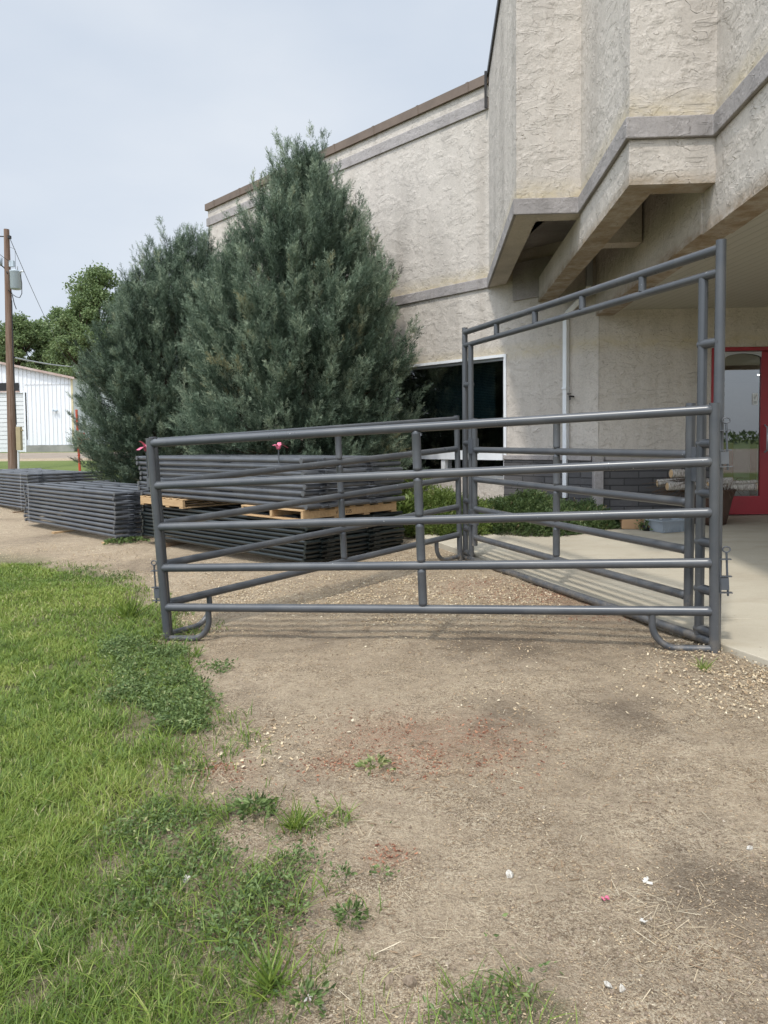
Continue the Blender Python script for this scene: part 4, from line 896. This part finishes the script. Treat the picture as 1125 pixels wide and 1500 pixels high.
# single weeds
def weed(label, px_, py_, R, nl, seed, kind='rosette', tone=.45):
    rg = np.random.default_rng(seed); x0, y0 = ground_at(px_, py_); z0 = float(gr(np.array([x0]), np.array([y0]))[0]); m = MB(); var = []
    V, Fi = [], []
    if kind == 'rosette':
        n = nl*2; az = rg.uniform(0, 6.28, n); r = R*np.sqrt(rg.uniform(0, .8, n))*(.75+.3*np.sin(az*5+seed)); P = np.stack([r*np.cos(az), r*np.sin(az), rg.uniform(.004, .025, n)+.25*R*(1-r/R)], 1); D = np.stack([np.cos(az), np.sin(az), rg.uniform(.05, .9, n)], 1)+rg.normal(0, .25, (n, 3))
        V, Fi = stamp(LEAF_V, LEAF_F, P, basis(D, rg.normal(math.pi/2, .5, n)), R*.32*rg.uniform(.5, 1.2, n)); var = np.repeat(np.clip(rg.normal(tone, .2, n), 0, 1), 5)
    else:
        n = nl; az = rg.uniform(0, 6.28, n); P = np.stack([rg.normal(0, R*.15, n), rg.normal(0, R*.15, n), np.zeros(n)], 1); D = np.stack([np.cos(az)*.8, np.sin(az)*.8, rg.uniform(.4, 1.6, n)], 1)
        tv = np.array([(-.02, 0, 0), (.02, 0, 0), (-.018, .05, .5), (.018, .05, .5), (0, .2, 1.0)]); V, Fi = stamp(tv, [np.array([[0, 1, 3, 2]]), np.array([[2, 3, 4]])], P, basis(D, rg.uniform(0, 6.28, n)), R*rg.uniform(.6, 1.2, n)); var = np.repeat(np.clip(rg.normal(tone, .2, n), 0, 1), 5)
    o = arr_mesh('weed' if kind == 'rosette' else 'grass_tuft', V, Fi, WEEDM if kind == 'rosette' else GRASS, var); o.location = (x0, y0, z0)
    tag(o, label, 'weed' if kind == 'rosette' else 'grass tuft')
weed('lobed green weed growing alone in the dirt near the bottom centre', 513, 1350, .065, 60, 1)
weed('bushy grass tuft with spreading blades between the lawn and bare dirt', 396, 1452, .13, 70, 2, 'tuft')
weed('dense green grass tuft beside the dry straw in the dirt', 432, 1216, .10, 90, 3, 'tuft')
weed('dark green leafy weed left of the dense tuft, on bare dirt', 372, 1190, .09, 80, 4)
weed('yellowing weed with pale leaves at the edge of the reddish patch', 552, 1128, .09, 40, 5, 'rosette', .9)
weed('small bright weed close to the lawn edge, below the large weed patch', 277, 1136, .09, 40, 6, 'rosette', .75)
weed('tiny green sprout far from the others, right of the bottom left tufts', 547, 1408, .03, 16, 7, 'tuft')
weed('thin pale grass sprout beside the small clod at the bottom', 654, 1444, .04, 18, 8, 'tuft')
weed('small dark weed in the middle of the dirt above the lobed one', 500, 1290, .05, 30, 9)
weed('little grass clump by the foot of the leaning left post leg', 288, 962, .12, 40, 10, 'tuft')
weed('thin grass clump in the wood chips before the right end post', 1030, 985, .10, 40, 11, 'tuft')
weed('grey leafed weed at the bottom edge left of the small stones', 447, 1480, .07, 45, 12)
weed('green weed at the foot of the middle stack near corner', 172, 797, .22, 70, 13)
weed('ragged weed beside the timber block and dark stack', 197, 795, .20, 60, 14)
weed('green weed sprig below the third rail inside the pen', 560, 1290, .05, 20, 15)
weed('tall green tuft on the lawn edge by the left latch', 190, 905, .22, 90, 16, 'tuft')
weed('small tuft under the gate corner on the concrete edge', 713, 815, .10, 30, 17, 'tuft')
# chips, straw, pebbles, clods
def flat_bits(name, x, y, sz, asp, mat, var, seed, lift=.004, tilt=.3):
    rg = np.random.default_rng(seed); n = len(x); tv = np.array([(-.5, -.5, 0), (.5, -.4, .0), (.45, .5, .0), (-.4, .45, 0), (-.5, -.5, .16), (.5, -.4, .16), (.45, .5, .16), (-.4, .45, .16)], float)
    tf = [np.array([[4, 5, 6, 7], [0, 1, 5, 4], [1, 2, 6, 5], [2, 3, 7, 6], [3, 0, 4, 7]])]
    D = np.stack([rg.normal(0, tilt, n), rg.normal(0, tilt, n), np.ones(n)], 1); R = basis(D, rg.uniform(0, 6.28, n)); R = R*np.stack([np.ones(n), asp, np.minimum(.6, asp*2)], 1)[:, None, :]
    V, Fi = stamp(tv, tf, np.stack([x, y, gr(x, y)+lift*rg.uniform(.0, 1, n)], 1), R, sz); o = arr_mesh(name, V, Fi, mat, np.repeat(var, 8)); tag(o, None, None, kind='stuff')
def dirt_pts(n, x0=-3, x1=3.2, y0=1.5, y1=9.4, pw=1.6):
    y = y0+(y1-y0)*RNG.uniform(0, 1, n)**pw; hw = y*.58+.2; x = RNG.uniform(-1, 1, n)*hw
    s = ~lawn_mask(x, y) & ~inpoly(x, y, SLAB_POLY); return x[s], y[s]
x, y = dirt_pts(120000); dn = fbm(x, y, .5, 101); s = dn*.6+.4*fbm(x, y, .13, 103) > RNG.uniform(.35, .68, len(x)); x, y = x[s], y[s]; n = len(x)
flat_bits('wood_chips', x, y, RNG.uniform(.003, .0095, n)*np.interp(y, [1.5, 6], [.7, 1.5]), RNG.uniform(.2, .6, n), CHIPM, np.clip(RNG.normal(.36, .28, n), 0, 1), 1)
REDM = mk_leaf('rusty_seed_litter', [(0.0, (.10, .04, .025)), (.5, (.24, .10, .06)), (1.0, (.38, .20, .12))], 0, .85, .15)
hx, hy = [], []
for (px_, py_), r, k in (((600, 1085), .45, 900), ((690, 1090), .35, 450), ((790, 872), .5, 1500), ((870, 897), .35, 800), ((335, 1130), .16, 220), ((490, 1120), .16, 200), ((700, 860), .5, 900), ((568, 1255), .08, 70), ((660, 1130), .3, 250)):
    c = ground_at(px_, py_); hx.append(c[0]+RNG.normal(0, r*.6, k)); hy.append(c[1]+RNG.normal(0, r*.45, k))
x = np.concatenate(hx); y = np.concatenate(hy); s = ~inpoly(x, y, SLAB_POLY) & (fbm(x, y, .15, 151) > RNG.uniform(.3, .65, len(x))); x, y = x[s], y[s]; n = len(x)
flat_bits('rusty_litter', x, y, RNG.uniform(.004, .016, n), RNG.uniform(.2, .5, n), REDM, RNG.uniform(0, 1, n), 8, .006, .4)
x, y = dirt_pts(46000, y0=5.4, y1=8.6, pw=1.0); s = (fbm(x, y, .6, 161) > RNG.uniform(.42, .72, len(x))); x, y = x[s], y[s]; n = len(x)
flat_bits('wood_chips', x, y, RNG.uniform(.007, .020, n), RNG.uniform(.25, .7, n), CHIPM, np.clip(RNG.normal(.72, .22, n), 0, 1), 9, .006, .4)
hx, hy = [], []
for (px_, py_), r, k in (((1085, 985), .34, 1700), ((1045, 965), .22, 700), ((560, 872), .7, 2600), ((360, 872), .55, 1500), ((160, 812), .5, 1500), ((60, 806), .5, 800), ((700, 905), .6, 1300), ((300, 850), .5, 900), ((560, 850), .6, 900), ((760, 1030), .28, 350), ((390, 1085), .25, 300), ((1100, 1020), .3, 600)):
    c = ground_at(px_, py_); hx.append(c[0]+RNG.normal(0, r*.75, k)); hy.append(c[1]+RNG.normal(0, r*.75, k))
x = np.concatenate(hx); y = np.concatenate(hy); s = ~inpoly(x, y, SLAB_POLY) & (fbm(x, y, .3, 131) > RNG.uniform(.25, .7, len(x))); x, y = x[s], y[s]; n = len(x)
flat_bits('wood_chips', x, y, RNG.uniform(.005, .018, n), RNG.uniform(.3, .8, n), CHIPM, np.clip(RNG.normal(.62, .25, n), 0, 1), 2, .02, .5)
x, y = dirt_pts(7000, pw=1.9); n = len(x); flat_bits('dry_straw', x, y, .008+.05*RNG.uniform(0, 1, n)**3, RNG.uniform(.02, .045, n), STRAW, RNG.uniform(0, 1, n), 3, .006, .12)
x, y = dirt_pts(46000, pw=1.6); dn = fbm(x, y, .28, 141); s = dn > RNG.uniform(.5, .75, len(x)); x, y = x[s], y[s]; n = len(x)
flat_bits('dry_twigs', x, y, .006+.03*RNG.uniform(0, 1, n)**2, RNG.uniform(.05, .16, n), CHIPM, RNG.uniform(0, .22, n), 7, .006, .25)
hx, hy = [], []
for (px_, py_), r, k in (((480, 1215), .12, 60), ((330, 1145), .16, 90), ((960, 1330), .16, 60), ((1000, 1350), .12, 40), ((650, 1380), .15, 40)):
    c = ground_at(px_, py_); hx.append(c[0]+RNG.normal(0, r*.6, k)); hy.append(c[1]+RNG.normal(0, r*.6, k))
x = np.concatenate(hx); y = np.concatenate(hy); n = len(x); flat_bits('dry_straw', x, y, RNG.uniform(.03, .09, n), RNG.uniform(.010, .022, n), STRAW, RNG.uniform(.3, 1, n), 4, .012, .2)
bm = bmesh.new(); bmesh.ops.create_icosphere(bm, subdivisions=1, radius=1); ICO_V = np.array([v.co[:] for v in bm.verts]); ICO_F = [np.array([[v.index for v in f.verts] for f in bm.faces])]; bm.free()
def stones(name, x, y, sz, var, seed, sink=.3):
    rg = np.random.default_rng(seed); n = len(x); R = basis(rg.normal(size=(n, 3)), rg.uniform(0, 6.28, n))*rg.uniform(.55, 1.1, (n, 1, 3)); tv = ICO_V*(1+.26*rg.normal(size=(len(ICO_V), 1)).clip(-1.3, 1.3))
    V, Fi = stamp(tv, ICO_F, np.stack([x, y, gr(x, y)+sz*sink], 1), R, sz); o = arr_mesh(name, V, Fi, STONEM, np.repeat(var, len(tv)), smooth=False); return o
x, y = dirt_pts(5200); n = len(x); tag(stones('gravel', x, y, RNG.uniform(.0015, .006, n)**1.0, np.clip(RNG.normal(.42, .25, n), 0, .86), 1), None, None, kind='stuff')
x, y = dirt_pts(5000); s = fbm(x, y, .4, 111) > .55; x, y = x[s], y[s]; n = len(x); tag(stones('dirt_clods', x, y, RNG.uniform(.002, .007, n), RNG.uniform(.15, .6, n), 2, .1), None, None, kind='stuff')
for lab, px_, py_, s_, v_ in (('white broken stone lying alone in the middle of the dirt', 746, 1279, .017, 1.0), ('small pale stone near the bottom edge, left of its partner', 891, 1447, .011, 1.0), ('small pale stone near the bottom edge, right of its partner', 911, 1456, .011, .97), ('round grey brown clod at the bottom, left one', 571, 1440, .015, .4), ('brown split clod beside the round one at the bottom', 600, 1448, .017, .3), ('white pebble caught in the weeds on the left', 273, 1295, .012, 1.0), ('pale flat stone near the right edge', 1098, 1240, .012, 1.0)):
    x0, y0 = ground_at(px_, py_); o = stones('stone', np.array([x0]), np.array([y0]), np.array([s_]), np.array([v_]), int(px_), .45); tag(o, lab, 'stone')
def scrap(label, px_, py_, s_, mat, seed):
    rs = random.Random(seed); x0, y0 = ground_at(px_, py_); z0 = float(gr(np.array([x0]), np.array([y0]))[0])+.006; m = MB()
    for k in range(4):
        a = rs.uniform(0, 6.28); c = Vector((rs.uniform(-1, 1)*s_*.6, rs.uniform(-1, 1)*s_*.6, rs.uniform(0, .008))); R = Matrix.Rotation(a, 3, 'Z') @ Matrix.Rotation(rs.uniform(-.6, .6), 3, 'X'); m.box(c, (s_*rs.uniform(.5, 1.2), s_*rs.uniform(.3, .6), .0015), R)
    o = m.build('litter_scrap', mat); o.location = (x0, y0, z0); tag(o, label, 'litter')
scrap('crumpled pink scrap lying in the dirt', 886, 1323, .016, PINK, 1); scrap('torn pale scrap beside the twigs in the dirt', 945, 1293, .018, PAPER, 2); scrap('small pale scrap below the torn one', 943, 1358, .013, PAPER, 3); scrap('pale sliver at the bottom left by the tufts', 452, 1468, .014, PAPER, 4)

# ------------------------------------------------------------------ things by the door
def gpz(px_, Y): p = at(px_, 700, Y); return np.array([p[0], p[1], slab_z(p[0], p[1])])
c = gpz(1040, 9.55); pl = thing('planter', 'dark woven planter holding birch logs and dry twigs beside the red door', 'planter', c)
m = MB(); m.lathe((0, 0, 0), [(0, 0), (.20, 0), (.235, .15), (.27, .32), (.31, .44), (.33, .455), (.31, .47), (.29, .43), (.25, .40), (0, .39)], 28); m.build('pot', WICKER, pl)
rs = random.Random(4); m = MB()
for k in range(150):
    a = rs.uniform(2.2, 5.0) if k % 2 else rs.uniform(0, 6.28); r = rs.uniform(.05, .26); q0 = Vector((math.cos(a)*r, math.sin(a)*r, .40)); l = rs.uniform(.15, .5); q2 = q0+Vector((math.cos(a)*l-.15, math.sin(a)*l*.5, rs.uniform(-.08, .22))); m.tube([q0, (q0+q2)/2+Vector((0, 0, .10)), q2], [.005, .004, .002], 4, False)
m.build('twigs', TWIG, pl)
for lab, dx, dz, L_, an, tl, r_ in (('long birch log lying lowest across the planter', -.05, .50, 1.18, .04, -.02, .052), ('birch log lying along the front of the planter', -.22, .56, .95, -.12, .04, .048), ('short cut birch log on top of the pile in the planter', -.38, .665, .42, .1, -.06, .055), ('thin birch branch sticking out right of the planter', .22, .55, .70, .15, .03, .03)):
    d = Vector((math.cos(an), math.sin(an), tl)); p = Vector((c[0]+dx, c[1]-.1-.06*math.copysign(1, an), c[2]+dz)); o = thing('birch_log', lab, 'log', p, None, 'birch logs in the planter')
    m = MB(); m.tube([-d*L_/2, -d*L_*.2+Vector((0, 0, .012)), d*L_*.25-Vector((0, 0, .008)), d*L_/2], [r_*1.05, r_, r_*.95, r_*.85], 12, False); m.build('bark', BARKW, o)
    m = MB(); 
    for e in (-1, 1): m.tube([d*e*L_*.497, d*e*(L_/2+.002)], [r_*.98, r_*.8], 12); 
    m.build('cut_end', CUTWOOD, o)
c = gpz(978, 9.0); m = MB(); R = Matrix.Rotation(.35, 3, 'Z')
def taper_box(m, w, d, h, k, t=.012, R=Matrix.Identity(3)):
    def ring(w, d, z): return [R @ Vector((sx*w/2, sy*d/2, z)) for sx, sy in ((-1, -1), (1, -1), (1, 1), (-1, 1))]
    o0, o1, i1, i0 = ring(w*k, d*k, 0), ring(w, d, h), ring(w-2*t, d-2*t, h), ring((w-2*t)*k, (d-2*t)*k, t); lip = ring(w+.03, d+.03, h); lip2 = ring(w+.03, d+.03, h-.02)
    for A_, B2 in ((o0, ring(w*.995, d*.995, h-.02)), (lip2, lip), (lip, i1), (i1, i0)):
        for i in range(4): j = (i+1) % 4; m.face([A_[i], A_[j], B2[j], B2[i]])
    m.face(o0[::-1]); m.face(i0)
    for i in range(4): j = (i+1) % 4; q = ring(w*.995, d*.995, h-.02); m.face([q[i], q[j], lip2[j], lip2[i]])
taper_box(m, .38, .28, .155, .86, .008, R)
for i in range(6): a = R @ Vector((-.15+i*.06, -.128, .07)); m.box(a, (.012, .012, .11), R)
o = m.build('plastic_tub', TUB); o.location = tuple(c); tag(o, 'grey plastic tub standing on the concrete near the door', 'tub')
c = gpz(948, 9.1); rg = np.random.default_rng(3); n = 110; P = rg.normal(0, .055, (n, 3)); P[:, 2] = np.abs(P[:, 2])*1.3+.03
V, Fi = stamp(LEAF_V, LEAF_F, P, basis(rg.normal(size=(n, 3)), rg.uniform(0, 6, n)), .055*rg.uniform(.6, 1.2, n)); pp = thing('potted_flower', 'small leafy plant with white blooms in a black pot left of the grey tub', 'plant', c)
o = arr_mesh('foliage', V, Fi, DARKC, np.repeat(rg.normal(.6, .2, n), 5), pp)
m = MB()
for k in range(9): a = rg.normal(0, .05, 3); m.lathe((a[0], a[1], abs(a[2])+.12), [(0, 0), (.016, .004), (.02, .012), (0, .02)], 7)
m.build('bloom', WHITE, pp)
m = MB(); m.lathe((0, 0, 0), [(0, 0), (.045, 0), (.055, .07), (.05, .07), (0, .06)], 12); m.build('pot', BLACK, pp)
c = gpz(925, 9.35); m = MB(); R = Matrix.Rotation(-.15, 3, 'Z'); m.box((0, 0, .085), (.27, .24, .165), R)
for s in (-1, 1): m.box(R @ Vector((s*.175, 0, .155)), (.085, .23, .006), R @ Matrix.Rotation(s*.5, 3, 'Y'))
o = m.build('cardboard_box', CARD, bevel=.004); o.location = tuple(c); tag(o, 'small brown cardboard box on the concrete at the end of the shrubs', 'box')

# ------------------------------------------------------------------ shed, pole and post in the distance
sy = 46.0
sA = at(109, 660, sy); sx1 = sA[0]; zs = gz(sx1, sy); zeave = at(107, 553, sy)[2]; zpl = at(100, 651.5, sy)[2]
slope = (at(0, 531, sy)[2]-zeave)/(sx1-at(0, 531, sy)[0]); Wd = 15.0; sx0 = sx1-Wd; xr = (sx0+sx1)/2; zridge = zeave+slope*Wd/2
shed = thing('metal_shed', 'white ribbed metal shed with an overhead door, far left behind the pole', 'shed', (xr, sy, zs)); SI = shed.matrix_world.inverted()
def spart(m, name, mat, **kw): o = m.build(name, mat, **kw); o.parent = shed; o.matrix_parent_inverse = SI; return o
dx1 = at(37, 600, sy)[0]; dx0 = dx1-4.6; dz1 = at(20, 575.5, sy)[2]; ox1 = at(28, 560, sy)[0]; oz0, oz1 = at(10, 573, sy)[2], at(10, 561, sy)[2]
m = MB(); nr = int(Wd/.26)
for i in range(nr):           # ribbed sheets on the gable, ribs standing 3 cm proud
    xa = sx0+Wd*i/nr; xb = sx0+Wd*(i+1)/nr
    ztop_ = lambda x: zeave+slope*min(x-sx0, sx1-x)
    lo = zpl
    if xb > dx0+.05 and xa < dx1-.05: lo = dz1
    m.face([(xa, sy, lo), (xb, sy, lo), (xb, sy, ztop_(xb)), (xa, sy, ztop_(xa))])
    m.box(((xa), sy-.018, (lo+ztop_(xa))/2), (.05, .034, ztop_(xa)-lo-.03))
m.box(((sx1+dx1)/2, sy-.02, at(60, 563, sy)[2]), (sx1-dx1, .03, .04))
m.face([(sx1, sy, zpl), (sx1, sy+20, zpl), (sx1, sy+20, zeave), (sx1, sy, zeave)]); m.face([(sx0, sy, zpl), (sx0, sy+20, zpl), (sx0, sy+20, zeave), (sx0, sy, zeave)])
spart(m, 'wall', SHEDM)
m = MB(); m.box(((sx1+dx1)/2, sy+.05, (zs+zpl)/2-.2), (sx1-dx1-.02, .25, zpl-zs+.38)); spart(m, 'foundation', CONCF)
m = MB()
for s in (1, -1):
    xe = sx1+.25 if s == 1 else sx0-.25; ze = zeave-.25*slope+.06; m.face([(xe, sy-.3, ze), (xe, sy+20.3, ze), (xr, sy+20.3, zridge+.06), (xr, sy-.3, zridge+.06)]); m.face([(xe, sy-.3, ze-.14), (xr, sy-.3, zridge-.08), (xr, sy-.3, zridge+.055), (xe, sy-.3, ze-.005)])
spart(m, 'roof', RUST)
m = MB(); nd = 14; 
for i in range(nd): z0_ = zs+(dz1-zs)*i/nd; z1_ = zs+(dz1-zs)*(i+1)/nd; m.box(((dx0+dx1)/2, sy+.06, (z0_+z1_)/2), (dx1-dx0-.1, .05, z1_-z0_-.03))
m.face([(dx0, sy+.1, zs), (dx1, sy+.1, zs), (dx1, sy+.1, dz1), (dx0, sy+.1, dz1)]); spart(m, 'overhead_door', SHEDDOOR)
m = MB(); m.box((dx1-.02, sy-.03, (zs+dz1)/2), (.10, .06, dz1-zs)); m.box(((dx0+dx1)/2, sy-.03, dz1+.03), (dx1-dx0+.1, .06, .08)); spart(m, 'door_frame', SHEDM)
m = MB(); m.box(((dx0+ox1)/2, sy-.04, (oz0+oz1)/2), (ox1-dx0, .03, oz1-oz0)); spart(m, 'dark_vent', BLACK)
m = MB(); m.box(((dx0+ox1)/2, sy-.05, oz0-.04), (ox1-dx0+.1, .05, .09)); spart(m, 'vent_ledge', RUST)
m = MB(); m.box((sx1-.03, sy-.03, (zpl+zeave)/2), (.12, .05, zeave-zpl-.05)); spart(m, 'corner_trim', pm('yellowed_trim', (.55, .48, .30), None, 2, .6))
m = MB(); lp = at(81, 602, sy-.1); m.box(tuple(lp), (.10, .1, .1)); 
for s in (-1, 1): m.lathe((lp[0]+s*.11, lp[1]-.06, lp[2]+.01), [(0, .07), (.05, .06), (.075, -.03), (0, -.03)], 10)
spart(m, 'yard_lamp', GALV)
# utility pole
Yp = 25.0; pt = at(9.5, 336, Yp); pb = at(19, 688, Yp); zg = gz(pb[0], Yp)
pole = thing('utility_pole', 'brown wooden utility pole with grey transformers at the left edge', 'utility pole', (pb[0], Yp, zg))
k = (pb[2]-zg)/(pt[2]-pb[2]); bx = 0; 
loc = lambda px_, py_, dy=0: Vector(at(px_, py_, Yp+dy))-Vector((pb[0], Yp, zg))
m = MB(); m.tube([loc(19, 688)-(loc(9.5, 336)-loc(19, 688))*k*1.1, loc(14, 500), loc(9.5, 336)], [.155, .125, .088], 14); m.build('pole', POLEW, pole)
m = MB(); c = loc(23, 411, -.12); m.lathe(c, [(0, -.30), (.14, -.30), (.175, -.27), (.18, .28), (.19, .29), (.19, .32), (.12, .35), (0, .36)], 20); tr = m.build('transformer', GALV, pole)
m = MB(); a = loc(29, 398, -.3); m.tube([a, a+Vector((.08, 0, .02)), a+Vector((.12, 0, .0))], .025, 8); m.tube([c+Vector((.1, -.1, .33)), c+Vector((.12, -.1, .46))], [.04, .02], 8); m.build('bushing', ALU, tr)
m = MB(); c2 = loc(-1, 382, -.1); m.lathe(c2, [(0, -.15), (.09, -.15), (.1, .1), (0, .14)], 14); m.build('transformer', GALV, pole)
m = MB(); c3 = loc(17.5, 386.5, -.1); m.box(c3, (.15, .12, .2)); m.build('fuse_box', GALV, pole)
m = MB(); m.tube([loc(1, 388, -.1), loc(6, 392), loc(11, 400, -.12)], .02, 6); m.tube([loc(12, 425, -.16), loc(18, 430, -.1)], .02, 6); m.tube([loc(-5, 346), loc(7, 346.5)], .02, 6); m.box(loc(14, 347.5, -.1), (.08, .1, .1)); m.build('bracket', BLACK, pole)
m = MB(); m.tube([loc(30, 402, -.3), loc(32, 415, -.3), loc(32, 430, -.25), loc(29, 436, -.2), loc(24, 435, -.15), loc(18, 431, -.15)], .012, 6, False); m.tube([loc(18, 432, -.15), loc(21, 445, -.15), loc(24, 453, -.15)], .014, 6, False); m.tube([loc(14.5, 362, -.12), loc(22, 365, -.2), loc(23, 398, -.2)], .006, 5, False); m.build('jumper_cable', BLACK, pole)
m = MB(); a = loc(17.2, 440, -.16); b = loc(24, 622, -.2); m.tube([a, loc(19, 520, -.16), b], .018, 6, False); m.build('riser_cable', BLACK, pole)
m = MB(); c = loc(28.3, 642.5, -.2); m.box(c, (.155, .16, .80)); m.box(c+Vector((.1, 0, .28)), (.05, .08, .06)); m.build('meter_box', TANBOX, pole, bevel=.01)
m = MB(); m.tube([loc(26.8, 661, -.2), loc(27.6, 700, -.2)], .033, 10); m.build('conduit', PVC, pole)
def wire(label, a, b, r, sag=.0, name='guy_wire'):
    a, b = Vector(a), Vector(b); m = MB(); m.tube([a.lerp(b, i/10)-Vector((0, 0, sag*4*(i/10)*(1-i/10))) for i in range(11)], r, 5, False); tag(m.build(name, ALU if 'cable' in name else BLACK), label, 'wire')
wire('thin guy wire slanting down from the pole top toward the shed', at(14, 348, 25), at(104, 538, 44), .010, .25)
wire('thick pale cable running level from the pole to the shed corner', at(21, 524, 25), at(105, 537, 45), .030, .05, 'service_cable')
wire('thin line crossing the pole from the left edge', at(-20, 352, 24), at(21, 386, 25), .008, .1)
# red post
Yr = 22.0; a = at(113, 622, Yr); b = at(117, 690, Yr); zg = gz(b[0], Yr); rp = thing('standpipe', 'orange red standpipe with red boxes in front of the shed corner', 'standpipe', (b[0], Yr, zg))
o_ = Vector((b[0], Yr, zg)); m = MB(); m.tube([Vector((b[0]+.01, Yr, zg-.1))-o_, Vector(b)-o_, Vector(at(112, 600, Yr))-o_], .035, 12); m.build('pipe', REDPIPE, rp)
m = MB()
for px_, py_, w_, h_ in ((119, 646, .16, .2), (121, 636, .12, .08)): q = Vector(at(px_, py_, Yr-.02))-o_; m.box(q, (w_, .12, h_))
q = Vector(at(126, 644, Yr))-o_; m.tube([q-Vector((.1, 0, 0)), q+Vector((.12, 0, .03))], .02, 8); m.build('valve_box', REDPIPE, rp, bevel=.01)
m = MB(); q = Vector(at(117.5, 637, Yr-.09))-o_; m.box(q, (.12, .02, .05)); m.build('plate', WHITE, rp)

# ------------------------------------------------------------------ light
W = bpy.data.worlds.new('World'); SC.world = W; W.use_nodes = True; nt = W.node_tree; nt.nodes.clear()
sky = nt.nodes.new('ShaderNodeTexSky'); sky.sky_type = 'NISHITA'; sky.sun_disc = False
SUN_AZ = math.atan2(-.44, -.90)        # direction towards the sun on the ground, x then y
sdir = Vector((-.44*.5, -.90*.5, math.sin(math.radians(60)))).normalized()
sky.sun_elevation = math.asin(sdir.z); sky.sun_rotation = math.atan2(sdir.x, sdir.y); sky.altitude = 600; sky.air_density = 1.0; sky.dust_density = 2.0; sky.ozone_density = 1.0
tc = nt.nodes.new('ShaderNodeTexCoord'); mp = nt.nodes.new('ShaderNodeMapping'); mp.inputs['Scale'].default_value = (1, 1, 2.2); nt.links.new(tc.outputs['Generated'], mp.inputs['Vector'])
nz = nt.nodes.new('ShaderNodeTexNoise'); nz.inputs['Scale'].default_value = 1.6; nz.inputs['Detail'].default_value = 5; nt.links.new(mp.outputs[0], nz.inputs['Vector'])
cr = nt.nodes.new('ShaderNodeValToRGB'); cr.color_ramp.elements[0].position = .35; cr.color_ramp.elements[0].color = (4.75, 5.4, 6.3, 1); cr.color_ramp.elements[1].position = .68; cr.color_ramp.elements[1].color = (6.2, 6.6, 7.1, 1)
nt.links.new(nz.outputs[0], cr.inputs[0])
mx = nt.nodes.new('ShaderNodeMix'); mx.data_type = 'RGBA'; mx.inputs[0].default_value = .88; nt.links.new(sky.outputs[0], mx.inputs[6]); nt.links.new(cr.outputs[0], mx.inputs[7])
dp = nt.nodes.new('ShaderNodeVectorMath'); dp.operation = 'DOT_PRODUCT'; dp.inputs[1].default_value = sdir; nt.links.new(tc.outputs['Generated'], dp.inputs[0])
mr = nt.nodes.new('ShaderNodeMapRange'); mr.interpolation_type = 'SMOOTHSTEP'; mr.inputs[1].default_value = .2; mr.inputs[2].default_value = 1.0; mr.inputs[3].default_value = 1.0; mr.inputs[4].default_value = 3.4; nt.links.new(dp.outputs['Value'], mr.inputs[0])
vs = nt.nodes.new('ShaderNodeVectorMath'); vs.operation = 'SCALE'; nt.links.new(mx.outputs[2], vs.inputs[0]); nt.links.new(mr.outputs[0], vs.inputs['Scale'])   # thin cloud is brighter round the sun
bg = nt.nodes.new('ShaderNodeBackground'); bg.inputs[1].default_value = .10; nt.links.new(vs.outputs[0], bg.inputs[0])
ow = nt.nodes.new('ShaderNodeOutputWorld'); nt.links.new(bg.outputs[0], ow.inputs[0])
sl = bpy.data.lights.new('sun', 'SUN'); sl.energy = 2.0; sl.angle = math.radians(4); sl.color = (1, .95, .87); so = bpy.data.objects.new('sun', sl); COL.objects.link(so); so.rotation_euler = sdir.to_track_quat('Z', 'Y').to_euler()
SC.view_settings.view_transform = 'Standard'; SC.view_settings.look = 'None'; SC.view_settings.gamma = 1; SC.view_settings.exposure = .42
SC.cycles.use_adaptive_sampling = False; SC.cycles.sample_clamp_indirect = 4; SC.cycles.caustics_reflective = False; SC.cycles.caustics_refractive = False; SC.cycles.blur_glossy = 1.0
SC.cycles.max_bounces = 6; SC.cycles.transparent_max_bounces = 12; SC.cycles.use_denoising = True
